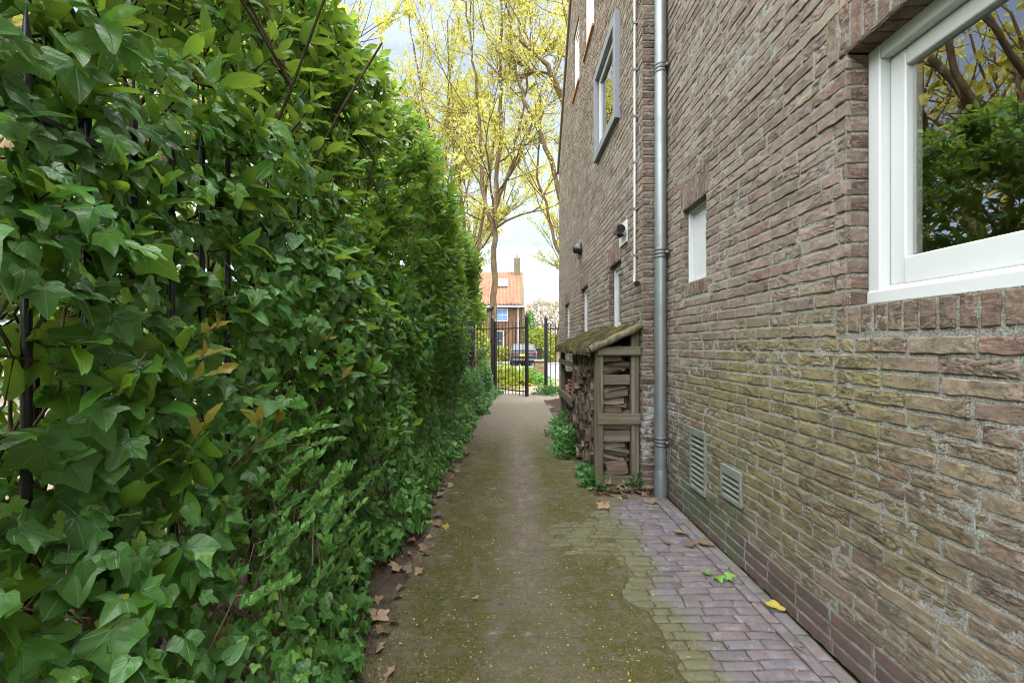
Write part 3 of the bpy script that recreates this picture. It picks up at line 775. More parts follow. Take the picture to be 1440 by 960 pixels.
tag(mk('ground', [(-400, -400, -.06), (400, -400, -.06), (400, 400, -.06), (-400, 400, -.06)], [[(0, 1, 2, 3)]], MT['lawn']), kind='structure')
ys = np.concatenate([np.arange(-.6, 4.2, .009), np.arange(4.2, 12.2, .03)])
def clean(X, Y):      # 1 where the pavers lie bare
    b = .70 + (fbm(X * 2.2, Y * 2.2, 0, 31, 4) - .5) * .5 + .07 * (Y - 2.4) * .3
    e = 3.72 + (fbm(X * 4, Y * 4, 0, 32, 2) - .5) * .3
    return sst(-.16, .14, X - b) * sst(.10, -.12, Y - e)
def hpath(X, Y):
    h = .007 + (fbm(X * 9, Y * 9, 0, 33, 3) - .5) * .012 + (fbm(X * 45, Y * 45, 0, 34, 2) - .5) * .007
    h = h + (fbm(X * 1.4, Y * 1.4, 0, 35, 2) - .5) * .03
    c = clean(X, Y); h = h - .022 * c ** 1.6 - .03 * np.clip(c * 2 - 1, 0, 1) + (fbm(X * 16, Y * 16, 0, 37, 3) - .5) * .014 * 4 * c * (1 - c) - .03 * sst(1.1, 1.2, X) * (Y < 3.8)
    return h - .05 * sst(-.52, -.78, X + (fbm(Y * 2.2, X, 0, 36, 2) - .5) * .12 + np.clip(Y - 4, 0, 3) * .06)
tag(sheet('path', np.arange(-.95, 1.34, .011), ys, hpath, MT['path']), kind='structure')
def hsoil(X, Y):
    return -.004 + .05 * sst(-.55, -1.2, X) + (fbm(X * 7, Y * 7, 0, 41, 3) - .5) * .05 + (fbm(X * 30, Y * 30, 0, 42, 2) - .5) * .02
sheet('soil_bed', np.arange(-2.3, -.55, .02), np.arange(-.6, 12.4, .03), hsoil, MT['soil'])
sheet('garden_ground', np.linspace(-30, -2.28, 60), np.linspace(-10, 24, 60), lambda X, Y: .03 + (fbm(X, Y, 0, 44, 2) - .5) * .05, MT['sand'])
sheet('soil_bed', np.arange(.80, XF + .02, .02), np.arange(3.78, 10.3, .03), lambda X, Y: .012 + (fbm(X * 9, Y * 9, 0, 45, 3) - .5) * .04 + .03 * sst(.85, 1.1, X), MT['soil'])
sheet('sandy_track', np.linspace(-2.3, 30, 70), np.linspace(12.18, 16.2, 30), lambda X, Y: .0 + (fbm(X * 3, Y * 3, 0, 46, 2) - .5) * .03, MT['sand'])
sheet('verge', np.linspace(1.4, 30, 30), np.linspace(10.28, 12.2, 12), lambda X, Y: -.01 + 0 * X, MT['sand'])
tag(mk('pavement', [(-60, 16.2, .03), (60, 16.2, .03), (60, 19.5, .03), (-60, 19.5, .03)], [[(0, 1, 2, 3)]], MT['tread']), kind='structure')
mb = MB(); mb.box(-60, 60, 19.5, 19.65, -.05, .04); tag(mb.build('kerb', MT['tread'], bevel=.01), kind='structure')
tag(mk('road', [(-60, 19.65, -.04), (60, 19.65, -.04), (60, 31, -.04), (-60, 31, -.04)], [[(0, 1, 2, 3)]], MT['road']), kind='structure')
mb = MB(); mb.box(-60, 60, 31, 31.15, -.05, .06); tag(mb.build('kerb', MT['tread'], bevel=.01), kind='structure')
tag(mk('pavement', [(-60, 31.15, .05), (60, 31.15, .05), (60, 60, .05), (-60, 60, .05)], [[(0, 1, 2, 3)]], MT['tread']), kind='structure')
# bare brick pavers at the foot of the near wall
V, F, r_, n0 = [], [], [], 0
rp = np.random.RandomState(5); B = []
ry = -.5
while ry < 3.98:
    w = .0585 + rp.uniform(-.002, .003)
    x = .40 - rp.rand() * .2; end = 1.205
    while x < end - .03:
        L = .157 + rp.uniform(-.01, .01)
        if rp.rand() < .06: L *= .55
        if end - x - L < .06: L = end - x
        b = min(x + L, end)
        if b - x > .04: B.append((x, b - .0055, ry, ry + w - .0055))
        x += L
    ry += w
y = -.5
while y < 3.9:                                   # edging course along the wall
    L = .16 + rp.uniform(-.008, .008); B += [(1.211, 1.264, y, y + L - .006), (1.270, 1.328, y + .08, y + .08 + L - .006)]; y += L
B = np.array(B); N = len(B)
pa = np.array([0, 0, .03, .2, .4, .6, .8, .97, 1, 1]); pb = np.array([0, 0, .1, .35, .65, .9, 1, 1])
A, C = len(pa), len(pb)
u = B[:, 0][:, None, None] + (B[:, 1] - B[:, 0])[:, None, None] * pa[None, :, None] + np.zeros((1, 1, C))
v = B[:, 2][:, None, None] + (B[:, 3] - B[:, 2])[:, None, None] * pb[None, None, :] + np.zeros((1, A, 1))
rnd = rp.rand(N); o1 = rnd[:, None, None] * 211
ed = np.minimum(np.minimum(u - B[:, 0][:, None, None], B[:, 1][:, None, None] - u), np.minimum(v - B[:, 2][:, None, None], B[:, 3][:, None, None] - v))
h = (rp.rand(N) - .5)[:, None, None] * .007 + (rp.rand(N) - .5)[:, None, None] * (u - u.mean((1, 2), keepdims=True)) * .035 + (fbm(u * 40 + o1, v * 40, 0, 51, 2) - .5) * .004
h = h - .005 * (1 - np.clip(ed / .008, 0, 1)) ** 2 + (fbm(u * 1.7, v * 1.7, 0, 52, 2) - .5) * .02
ring = np.zeros((A, C), bool); ring[0] = ring[-1] = True; ring[:, 0] = ring[:, -1] = True
h = np.where(ring[None], -.03, h)
u = u + (vn(u * 30 + o1, v * 30, 0, 53) - .5) * .007; v = v + (vn(u * 25 + o1, v * 30, 0, 54) - .5) * .007 + (fbm(u * 2.2, v * .7, 0, 55, 2) - .5) * .05
i = np.arange(A - 1)[:, None] * C; j = np.arange(C - 1)[None, :]
q = np.stack([i + j, i + C + j, i + C + j + 1, i + j + 1], -1).reshape(-1, 4)
tag(mk('brick_paving', np.stack([u, v, h], -1).reshape(-1, 3), [(np.arange(N)[:, None, None] * (A * C) + q[None]).reshape(-1, 4)], MT['paver'], None, {'brnd': np.repeat(rnd, A * C), 'dirt': (1 - clean(u - .17, v)).ravel()}, True), kind='structure')
sheet('joint_sand', np.arange(.30, 1.36, .02), np.arange(-.5, 4.0, .02), lambda X, Y: -.0085 + (fbm(X * 1.7, Y * 1.7, 0, 52, 2) - .5) * .02 + (fbm(X * 25, Y * 25, 0, 57, 2) - .5) * .006, MT['soil'])

# ------------------------------------------------------------------ leaves
def fan(outl, c, rings=(1.,), droop=.0, fold=.0):
    """leaf template: centre point, rings scaled about it, triangle fan inside"""
    O = np.array(outl, float); C = np.array(c, float); n = len(O); V = [np.r_[C, 0]]; 
    for s in rings: V += [np.r_[C + (p - C) * s, 0] for p in O]
    V = np.array(V); d = np.linalg.norm(V[:, :2] - C, axis=1)
    V[:, 2] = -droop * d ** 2 + fold * np.abs(V[:, 0])
    k = np.arange(n); k2 = (k + 1) % n
    F = [np.stack([0 * k, 1 + k, 1 + k2], -1)]
    for q in range(1, len(rings)): F.append(np.stack([1 + (q - 1) * n + k, 1 + q * n + k, 1 + q * n + k2, 1 + (q - 1) * n + k2], -1))
    return V, F
_r = [(.04, -.02), (.17, -.16), (.38, -.17), (.52, -.04), (.46, .08), (.62, .24), (.66, .38), (.50, .40), (.30, .47), (.25, .60), (.15, .82)]
IVO = [(0, .03)] + _r + [(0, 1.0)] + [(-x, y) for x, y in _r[::-1]]
_r3 = [(.03, -.03), (.2, -.13), (.40, -.06), (.50, .14), (.55, .30), (.42, .40), (.27, .52), (.13, .8)]
_r4 = [(.04, -.04), (.22, -.10), (.37, .02), (.43, .2), (.40, .38), (.30, .58), (.18, .78)]
_r2 = [(.36, -.16), (.42, .06), (.62, .34), (.28, .48)]
IVO2 = [(0, .03)] + _r2 + [(0, 1.)] + [(-x, y) for x, y in _r2[::-1]]
T_IVY = fan(IVO, (0, .2), (.5, 1.), .22, .16)
T_IVYB = fan([(0, .03)] + _r3 + [(0, 1.)] + [(-x, y) for x, y in _r3[::-1]], (0, .2), (.5, 1.), .25, .2)
T_IVYC = fan([(0, .0)] + _r4 + [(0, 1.)] + [(-x, y) for x, y in _r4[::-1]], (0, .3), (.5, 1.), .2, .22)
T_IVYL = fan(IVO2, (0, .2), (1.,), .2, .14)
def strap(rows, wid, fold, bend):
    V = []
    for t in rows:
        w = wid * math.sin(PI * min(1, t * .93 + .03) ** .85) ** .8
        for s in (-1, 0, 1): V.append((s * w, t, -bend * t * t + fold * abs(s) * w))
    F = []
    for i in range(len(rows) - 1):
        for j in (0, 1): F.append((3 * i + j, 3 * i + j + 1, 3 * i + 4 + j, 3 * i + 3 + j))
    return np.array(V), [np.array(F)]
T_LAU = strap([0, .12, .28, .45, .62, .78, .9, 1], .205, .35, .22)
T_LAUL = strap([0, .25, .55, .8, 1], .205, .35, .2)
T_SMALL = strap([0, .3, .65, 1], .29, .3, .12)
T_QUAD = (np.array([(-.42, .1, 0), (0, -.1, .05), (.42, .15, 0), (.3, .75, -.03), (0, 1, -.1), (-.3, .7, 0)]), [np.array([(0, 1, 4, 5), (1, 2, 3, 4)])])

def unit(a): return a / (np.linalg.norm(a, axis=-1, keepdims=True) + 1e-9)
def leaves(pos, nrm, dirv, size, T, rng, curl=.0, rbias=None, wj=.15):
    Tv, Tf = T; N = len(pos); k = len(Tv)
    y = unit(np.asarray(dirv, float)); z = np.asarray(nrm, float); z = unit(z - (z * y).sum(1, keepdims=True) * y); x = np.cross(y, z)
    size = np.broadcast_to(np.asarray(size, float), (N,))
    wd = 1 + rng.uniform(-wj, wj, N)
    c = rng.uniform(-curl, curl, N); s = rng.uniform(-curl, curl, N)
    tx, ty = Tv[None, :, 0] * wd[:, None], Tv[None, :, 1]
    tz = Tv[None, :, 2] + (rng.normal(0, .028, (N, k)) if k > 20 else 0) + c[:, None] * ty ** 2 + s[:, None] * tx * ty * 1.5
    P = pos[:, None, :] + size[:, None, None] * (tx[..., None] * x[:, None] + ty[..., None] * y[:, None] + tz[..., None] * z[:, None])
    F = [(np.arange(N)[:, None, None] * k + f[None]).reshape(-1, f.shape[1]) for f in Tf]
    r = rng.rand(N) if rbias is None else rbias
    return P.reshape(-1, 3), F, np.repeat(r, k), np.tile(Tv, (N, 1))
class Leafage:
    def __init__(s): s.P = []; s.F = {}; s.r = []; s.l = []; s.n = 0
    def add(s, res):
        P, F, r, l = res
        for f in F: s.F.setdefault(f.shape[1], []).append(f + s.n)
        s.P.append(P); s.r.append(r); s.l.append(l); s.n += len(P); return s
    def build(s, name, mat, parent=None, rel=(0, 0, 0)):
        return mk(name, np.concatenate(s.P) - np.array(rel, float), [np.concatenate(q) for q in s.F.values()], mat, parent, {'lrnd': np.concatenate(s.r), 'lco': np.concatenate(s.l)}, True)
def jit(a, s, rng): return a + rng.normal(0, s, a.shape)

# ivy on the fence ------------------------------------------------------------
FX = -.92
def ivx(Y, z):
    """how far the ivy stands out toward the path"""
    b = -.80 + .05 * sst(2.2, 4, Y) + .13 * sst(6.5, 9.5, Y) * sst(1.5, .8, z) + .10 * sst(9, 10.5, Y) * sst(1.2, .6, z)
    b = b + (.05 + .14 * fbm(Y * .9, 0, 0, 67, 2)) * sst(.55, .0, z) + (fbm(Y * 1.7, z * 1.7, 0, 61, 3) - .5) * .42 + .10 * sst(2.4, 3.4, Y) * sst(.9, 1.4, z)
    return b
def ivtop(Y): return 1.93 + (fbm(Y * 1.3, 0, 0, 62, 2) - .5) * .35 - .22 * sst(4, 7, Y) - .62 * sst(5.3, 6.3, Y) - .25 * sst(7.5, 8.5, Y) + .35 * sst(9.6, 10.4, Y) + .16 * sst(2.2, 1.4, Y)
ri = np.random.RandomState(21)
ivy = thing('ivy', 'dark green ivy with lobed leaves smothering the iron fence along the path', 'ivy', (FX, 4, 0))
IREL = (FX, 4, 0)
hi, lo = Leafage(), Leafage()
def ivy_batch(n, y0, y1, s0, s1, T, LF, depth, thin=0., zmin=.02):
    Y = ri.uniform(y0, y1, n); z = ri.uniform(zmin, 1, n) * ivtop(Y)
    d = np.abs(ri.normal(0, depth, n))
    dens = fbm(Y * 2.6, z * 2.6, 0, 63, 3)
    keep = ri.rand(n) < 1 - .7 * sst(.72, 1.0, z / ivtop(Y))
    keep &= dens > (.30 + thin * sst(2.2, 1.2, Y) * (z > .5) * .22 + .1 * d / depth * 0)
    keep &= ~((np.abs(Y - 7.7) < .75) & (z > .75)) | (ri.rand(n) < .12)
    Y, z, d = Y[keep], z[keep], d[keep]; n = len(Y)
    x = ivx(Y, z) - d + ri.uniform(-.03, .05, n)
    e = .06
    nx = np.ones(n); ny = -(ivx(Y + e, z) - ivx(Y - e, z)) / (2 * e); nz = -(ivx(Y, z + e) - ivx(Y, z - e)) / (2 * e)
    N = unit(np.stack([nx, ny - .15, nz + .75], 1)); N = jit(N, .33, ri)
    D = np.stack([ri.normal(.35, .3, n), ri.normal(-.05, .65, n), ri.normal(-.75, .45, n)], 1)
    sz = ri.uniform(s0, s1, n) * (.75 + .5 * ri.rand(n)); young = ri.rand(n) < .10 + .25 * (fbm(Y * 1.6, z * 1.6, 0, 66, 2) > .58)
    sz = np.where(young, sz * .58, sz); rb = np.where(young, ri.uniform(.8, 1, n), ri.rand(n) * .78)
    P = np.stack([x, Y, z], 1)
    pk = ri.rand(n)
    for lo_, hi_, t_ in ((0, .45, T), (.45, .8, T_IVYB if T is T_IVY else T), (.8, 1.01, T_IVYC if T is T_IVY else T_SMALL)):
        q = (pk >= lo_) & (pk < hi_); LF.add(leaves(P[q], N[q], D[q], sz[q], t_, ri, .35, rb[q], .25))
    return P
P1 = ivy_batch(1900, .30, 1.15, .042, .078, T_IVY, hi, .08, .45)
P2 = ivy_batch(5200, 1.15, 2.6, .034, .062, T_IVY, hi, .07, .6)
P3 = ivy_batch(13500, 2.6, 6.2, .036, .06, T_IVYL, lo, .07)
P4 = ivy_batch(13000, 6.2, 11.3, .042, .068, T_IVYL, lo, .08)
# ground-hugging runners spilling on to the soil
n = 3000; Y = ri.uniform(.5, 11, n) ** 1.0; z = np.abs(ri.normal(0, .10, n)) + .03
x = -.86 + ri.rand(n) ** 1.4 * (.22 + .20 * np.sin(Y * 2.1) * np.sin(Y * .9 + 1) + .10 * sst(8, 10.5, Y)) ; z = z * sst(-.30, -.75, x) + .02
kp = fbm(Y * 2.5, x * 3, 0, 64, 2) > .42; x, Y, z = x[kp], Y[kp], z[kp]; n = len(x)
lo.add(leaves(np.stack([x, Y, z], 1), jit(np.tile([.25, -.2, 1.], (n, 1)), .3, ri), jit(np.tile([.4, 0, -.1], (n, 1)), .6, ri), ri.uniform(.03, .06, n), T_IVY if False else T_IVYL, ri, .2, ri.uniform(.3, 1, n)))
# big close leaves at the left edge of the frame
n = 40; Y = ri.uniform(.64, 1.0, n); z = ri.uniform(.35, 1.95, n); x = ri.uniform(-.98, -.80, n) - (.95 - Y) * .2
hi.add(leaves(np.stack([x, Y, z], 1), jit(np.tile([.7, -.55, .75], (n, 1)), .22, ri), jit(np.tile([.5, .1, -.6], (n, 1)), .35, ri), ri.uniform(.055, .095, n), T_IVY, ri, .35, ri.rand(n) * .7))
hi.build('foliage', MT['ivy'], ivy, IREL); lo.build('foliage', MT['ivy'], ivy, IREL)
mb = MB()
for q in range(150):                                    # vines creeping up and along the bars
    y = ri.uniform(.5, 11) if q > 70 else ri.uniform(.45, 3); z = .02; p = [(ivx(y, .1) - .14, y, z)]
    a = ri.normal(0, .5)
    for s in range(ri.randint(7, 22)):
        a = a * .85 + ri.normal(0, .25); z += .085 * math.cos(a); y += .085 * math.sin(a)
        p.append((ivx(np.array(y), np.array(z)) - .07 - ri.rand() * .09, y, max(z, .02)))
    r0 = ri.uniform(.003, .009)
    mb.tube(p, np.linspace(r0, r0 * .4, len(p)), 5)
for q in range(26):                                     # bare runners reaching out over the path side
    y = ri.uniform(.6, 3.2); z = ri.uniform(.15, 1.6); x = -.95; p = []
    dx, dy, dz = ri.uniform(.25, .7), ri.normal(0, .6), ri.normal(-.1, .3)
    for s in range(9):
        p.append((min(x, -.55), y, max(z, .015))); x += .045 * dx; y += .045 * dy; z += .045 * dz; dz -= .09; dy += ri.normal(0, .15)
    mb.tube(p, np.linspace(.0035, .0015, 9), 5)
mb.build('stem', MT['vine'], ivy, True, rel=IREL)

# laurel shrubs behind the fence ----------------------------------------------
def laurel(name, label, y0, y1, h, nt, size, T, seed, lowdens=.25, zlo=1.35, lowmix=.0, xoff=0.):
    rl = np.random.RandomState(seed); yc = (y0 + y1) / 2; rel = (-1.7 + xoff, yc, 0)
    root = thing(name, label, 'laurel shrub', rel, 'laurel shrubs behind the fence')
    L = Leafage(); mb = MB(); tips = []
    stems = []
    for q in range(7):
        by, bx = rl.uniform(y0, y1), rl.uniform(-2.1, -1.25) + xoff
        p = [np.array([bx, by, -.02])]; d = np.array([rl.normal(.05, .12), rl.normal(0, .15), 1.])
        for s in range(9):
            d = d + np.array([rl.normal(.02, .09), rl.normal(0, .1), 0]); p.append(p[-1] + unit(d) * h / 11.5)
        p = np.array(p); r0 = rl.uniform(.010, .020); mb.tube(p, np.linspace(r0, .004, len(p)), 6); stems.append(p)
    front = lambda Y, z: -1.08 + xoff + .25 * sst(1.5, 2.1, z) - .28 * sst(2.7, 3.7, z) + (fbm(Y * 1.0, z * 1.0, 0, 71, 3) - .5) * .78 + .12 * sst(2.5, 4., Y)
    top = lambda Y, x: h + (fbm(Y * 1.2, x * 1.2, 0, 72, 3) - .5) * .75 - .16 * np.abs(x + 1.5)
    for q in range(nt):
        Y = rl.uniform(y0 - .15, y1 + .15)
        mode = rl.rand()
        if mode < lowmix:
            z = rl.uniform(.7, 2.0); x = float(ivx(np.array(Y), np.array(z))) + rl.uniform(-.06, .05); d = np.array([rl.normal(.7, .3), rl.normal(-.15, .5), rl.normal(.4, .4)])
        elif mode < .62:
            zl = zlo if Y < 5.3 else max(zlo, 1.9); z = (zl + (top(Y, -1.2) - zl) * rl.rand() if rl.rand() > lowdens * (Y < 5.3 or Y > 9.3) else rl.uniform(.25, 1.5))
            x = float(front(np.array(Y), np.array(z))) - abs(rl.normal(0, .16)) - (.12 if z < 1.5 else 0)
            d = np.array([rl.normal(.75, .3), rl.normal(-.05, .5), rl.normal(.55, .4)])
        elif mode < .86:
            x = rl.uniform(-2.2, -1.15) + xoff; z = float(top(np.array(Y), np.array(x))) - abs(rl.normal(0, .15)); d = np.array([rl.normal(.25, .4), rl.normal(0, .5), 1.])
        else:
            x = rl.uniform(-2.2, -1.25) + xoff; z = rl.uniform(.6, h - .3); d = np.array([rl.normal(.2, .6), rl.normal(0, .7), rl.normal(.5, .4)])
        d = unit(d); ln = rl.uniform(.16, .34); tip = np.array([x, Y, z]); base = tip - d * ln
        bend = np.array([0, 0, -.03]); pts = np.array([base, base + d * ln * .5 + bend * .5, tip])
        st = stems[rl.randint(len(stems))]
        if rl.rand() < .16:
            c = st[np.argmin(np.linalg.norm(st - (base - np.array([0, 0, .5])), axis=1))]
            if np.linalg.norm(c - base) < .9: mid = rl.normal(0, .05, 3); tt = np.linspace(0, 1, 9)[:, None]; mb.tube(c * (1 - tt) ** 2 + (c * .5 + base * .5 + mid + (0, 0, .06)) * 2 * tt * (1 - tt) + base * tt ** 2, np.linspace(.006, .003, 9), 5, False)
        mb.tube(pts, [.004, .003, .002], 4, False)
        m = rl.randint(7, 12); ang = rl.rand() * 6.28
        t = np.linspace(.12, 1, m); Pn = base[None] + (tip - base)[None] * t[:, None]
        a = unit(np.cross(d, [0, 0, 1.])); b = np.cross(d, a)
        th = ang + np.arange(m) * 2.4
        side = np.cos(th)[:, None] * a + np.sin(th)[:, None] * b
        opn = np.linspace(1.25, .35, m)[:, None] * rl.uniform(.8, 1.2, (m, 1))
        D = d[None] + side * opn + np.array([0, 0, -.12]); Nn = d[None] * .7 - side * .5 + np.array([.25, -.1, .75]) + rl.normal(0, .18, (m, 3))
        sz = size * rl.uniform(.75, 1.2, m) * np.linspace(1.05, .72, m)
        rb = np.clip(rl.uniform(0, .75, m) + .25 * (t > .8) * rl.rand(), 0, 1)
        tips.append((Pn, Nn, D, sz, rb))
    cat = [np.concatenate([q[i] for q in tips]) for i in range(5)]
    L.add(leaves(cat[0], cat[1], cat[2], cat[3], T, rl, .18, cat[4]))
    mb.build('stem', MT['bark'], root, True, rel=rel); L.build('foliage', MT['laurel'], root, rel)
    return root
laurel('laurel_shrub', 'tall cherry laurel nearest the viewer, big leaves towering above the ivy', .25, 2.3, 3.6, 1250, .115, T_LAU, 101, .25, 1.35, .07)
laurel('laurel_shrub', 'second cherry laurel along the fence, glossy leaves with bright green tips', 2.3, 4.2, 3.4, 1200, .11, T_LAU, 102, .25, 1.35, .12)
laurel('laurel_shrub', 'third cherry laurel along the fence, midway between viewer and gate', 4.2, 6.4, 3.3, 1150, .115, T_LAUL, 103, .25, 1.35, .10)
laurel('laurel_shrub', 'fourth cherry laurel, dark and dense above the bare stretch of fence', 6.4, 8.9, 3.45, 1050, .115, T_LAUL, 104, .03, 1.85)
laurel('laurel_shrub', 'last cherry laurel, lower dark one beside the iron gate', 8.9, 11.6, 3.6, 1050, .115, T_LAUL, 105, .22)

# shoots pushing through the ivy ----------------------------------------------
def shoot(name, label, cat_, px, py, yy, mat, n, size, seed, xo=-.62, group=None, spread=.12, T=T_LAU, st=4, top=None):
    """px, py: where the shoot's tip group stands in the photograph at depth yy"""
    rs = np.random.RandomState(seed); c = np.array([(px - U0) / FPX * yy, yy, EYE - (py - V0) / FPX * yy])
    rel = (c[0] - .2, yy, 0); root = thing(name, label, cat_, rel, group); mb = MB(); L = Leafage(); L2 = Leafage(); thin = .6 if st > 10 else 1.
    for q in range(st):
        tip = c + rs.normal(0, spread, 3) * (.5, 1, 1); b = np.array([tip[0] - abs(rs.normal(.16, .08)), tip[1] + rs.normal(0, .14), max(.0, tip[2] - rs.uniform(.12, .38))])
        p = np.array([b, b * .5 + tip * .5 + (-.04, 0, .05), tip]); mb.tube(p, np.array([.0042, .0032, .0015]) * thin, 5)
        for k in range(n):
            t = .45 + .55 * k / (n - 1); o = p[1] * 2 * t * (1 - t) * 1.0 + p[0] * (1 - t) ** 2 + p[2] * t ** 2
            th = k * 2.4 + q; d = unit(tip - b); sd = np.array([math.cos(th), math.sin(th), .1]); a = 1.1 - .7 * t
            D = (d + sd * a)[None]; N = (d * .6 - sd * .4 + (.2, -.3, .6))[None] + rs.normal(0, .1, (1, 3))
            (L2 if top and t > .8 else L).add(leaves(o[None], N, D, size * rs.uniform(.8, 1.1) * (1.1 - .3 * t), T, rs, .12))
    mb.build('stem', MT['vine'], root, True, rel=rel); L.build('foliage', mat, root, rel)
    if top: tag(L2.build('young_foliage', top, root, rel), 'bronze young leaves')
    return root
G = 'laurel seedlings in the ivy'
shoot('laurel_seedling', 'laurel seedling with upright bronze young leaves, the leftmost in the ivy', 'seedling', 300, 545, 1.15, MT['laurel'], 9, .075, 201, group=G, spread=.07, T=T_LAU, top=MT['bronze'])
shoot('laurel_seedling', 'low laurel seedling with yellow bronze tips above dark glossy leaves', 'seedling', 395, 585, 1.45, MT['laurel'], 10, .085, 202, group=G, spread=.09, top=MT['bronze'])
shoot('laurel_seedling', 'laurel seedling with round green leaves beside the yellow bronze tips', 'seedling', 400, 505, 1.75, MT['laurel'], 8, .075, 203, group=G, spread=.08)
shoot('laurel_seedling', 'bronze-tipped laurel seedling higher up, nearest the middle of the ivy', 'seedling', 470, 470, 2.0, MT['laurel'], 9, .08, 204, group=G, spread=.10, top=MT['bronze'])
G = 'privet shrubs at the hedge foot'
for (px, py, yy, lab) in ((470, 740, 1.75, 'fresh green privet nearest the viewer arching out of the ivy foot'), (520, 640, 2.5, 'fresh green privet sprays farther along, halfway up the ivy'), (425, 690, 1.5, 'small privet sprig with pale round leaves against dark ivy'), (545, 610, 3.2, 'farthest light green privet tuft above the path edge')):
    shoot('privet_shrub', lab, 'privet', px, py, yy, MT['privet'], 17, .042, int(px), group=G, spread=.17, T=T_SMALL, st=26)
# low plants along the wood store ---------------------------------------------
def herb(label, x, y, w, h, n, seed, cat_='weed', name='leafy_weed', mat='herb', size=.05):
    rs = np.random.RandomState(seed); root = thing(name, label, cat_, (x, y, 0), 'leafy weeds at the path edge'); L = Leafage(); mb = MB()
    p = rs.normal(0, .5, (n, 3)); p = unit(p) * rs.rand(n, 1) ** .4; p[:, 2] = np.abs(p[:, 2]); p = p * (.45 + 1.1 * fbm(p[:, 0] * 2 + seed, p[:, 1] * 2, p[:, 2] * 2, 99, 2))[:, None]; P = p * (w * 1.25, w * 1.7, h * .95) + (0, 0, .02)
    D = unit(p + (0, 0, .1)) + rs.normal(0, .35, (n, 3)); N = p * .5 + (0, -.2, .9) + rs.normal(0, .25, (n, 3))
    L.add(leaves(P, N, D, size * rs.uniform(.6, 1.2, n), T_IVYL if seed % 2 else T_SMALL, rs, .15))
    for k in range(12): mb.tube([(rs.normal(0, .03), rs.normal(0, .03), 0), P[k] * .6, P[k]], [.0025, .002, .001], 4, False)
    mb.build('stem', MT['vine'], root); L.build('foliage', MT[mat], root); return root
herb('leafy weed clump at the foot of the front post of the wood store', .76, 3.98, .09, .17, 260, 301)
herb('small flat weed between the front post and the middle post', .77, 4.35, .10, .10, 150, 303, size=.04)
herb('large lush weed clump at the middle post of the wood store', .76, 5.2, .20, .34, 800, 305)
herb('weed clump hiding the far post of the wood store', .80, 6.2, .22, .30, 700, 307)
herb('tiny weed between back post and brick pier', 1.12, 3.90, .05, .13, 90, 308)
herb('weed patch at the foot of the right gatepost', 1.0, 11.6, .30, .24, 500, 309, size=.065)
herb('weed patch at the foot of the left gatepost', -.42, 11.5, .18, .15, 300, 311, size=.07)
herb('yellow-green ground ivy beyond the gate on the left', -.4, 14.6, 1.1, .55, 900, 313, mat='lime', size=.16)
herb('ground ivy growing round the small brick pillar', .72, 15.0, .6, .5, 700, 315, mat='privet', size=.13)
# ------------------------------------------------------------------ wood store
SX, SY0, SY1, SYM = .76, 3.90, 6.62, 5.30
SR = (1.0, 5.2, 0)
ws = thing('wood_store', 'weathered timber lean-to wood store with a mossy roof against the brick wall', 'wood store', SR)
def plank(name, box, mat='wood', lab=None, bev=.006):
    o = MB().box(*box).build(name, MT[mat], ws, rel=SR, bevel=bev); tag(o, lab); return o
plank('post', (SX, SX + .075, SY0, SY0 + .07, 0, 1.235), lab='front left post with a pale chipped patch')
plank('post', (1.085, 1.155, SY0 + .01, SY0 + .08, 0, 1.42))
plank('post', (SX + .01, SX + .075, SYM, SYM + .07, 0, 1.22)); plank('post', (SX + .01, SX + .075, SY1 - .07, SY1, 0, 1.22))
plank('post', (1.085, 1.155, SY1 - .07, SY1, 0, 1.36))
plank('board', (SX + .015, 1.157, SY0 - .026, SY0 - .002, 1.195, 1.275), 'woodx'); plank('board', (SX + .02, 1.157, SY0 - .026, SY0 - .002, .59, .685), 'woodx')
for z0, z1 in ((.93, 1.02), (.42, .52), (.02, .12)): plank('board', (SX + .078, 1.083, SY0 + .045, SY0 + .065, z0, z1), 'woodx')
for z0, z1 in ((.55, .65), (1.02, 1.09)): plank('board', (SX - .02, SX + .005, SYM - .02, SY1, z0, z1), 'wood')
plank('board', (SX + .076, 1.08, SY1 - .05, SY1 - .02, .3, .5), 'woodx'); plank('board', (SX + .076, 1.08, SY1 - .05, SY1 - .02, .7, .9), 'woodx')
# roof: plank deck, moss blanket with a ragged lip, log barge at the front
zr = lambda x: 1.262 + (x - SX + .02) * .47
xs, yy = np.linspace(SX - .06, XF - .003, 30), np.linspace(SY0 - .05, SY1 + .06, 130)
X, Y = np.meshgrid(xs, yy, indexing='ij')
mb = MB(); mb.hexa([(x, y, zr(x) + dz) for x in (SX - .05, XF - .004) for y in (SY0 - .03, SY1 + .04) for dz in (-.03, .0)])
mb.build('roof', MT['wood'], ws, rel=SR)
Xr = X - (X < SX) * (fbm(Y * 9, 0, 0, 81, 3) - .5) * .07
Z = zr(X) + .018 + (fbm(X * 14, Y * 14, 0, 82, 3) - .3) * .045 + (fbm(X * 60, Y * 60, 0, 83, 2) - .5) * .02
lip = np.zeros_like(X); lip[0] = 1
Z = np.where(lip > 0, zr(X) - .035 - .03 * fbm(Y * 16, 0, 0, 84, 2), Z)
C = len(yy); i = np.arange(len(xs) - 1)[:, None] * C; j = np.arange(C - 1)[None]
tag(mk('moss', np.stack([Xr, Y, Z], -1) - np.array(SR), [np.stack([i + j, i + C + j, i + C + j + 1, i + j + 1], -1).reshape(-1, 4)], MT['moss'], ws, None, True), 'moss blanket on the roof')
mb = MB(); t = np.linspace(0, 1, 12)
mb.tube(np.stack([SX - .055 + t * .45, SY0 - .055 + .006 * np.sin(t * 9), 1.243 + t * .212 + .004 * np.sin(t * 14)], -1), .032 + .004 * np.sin(t * 17), 14)
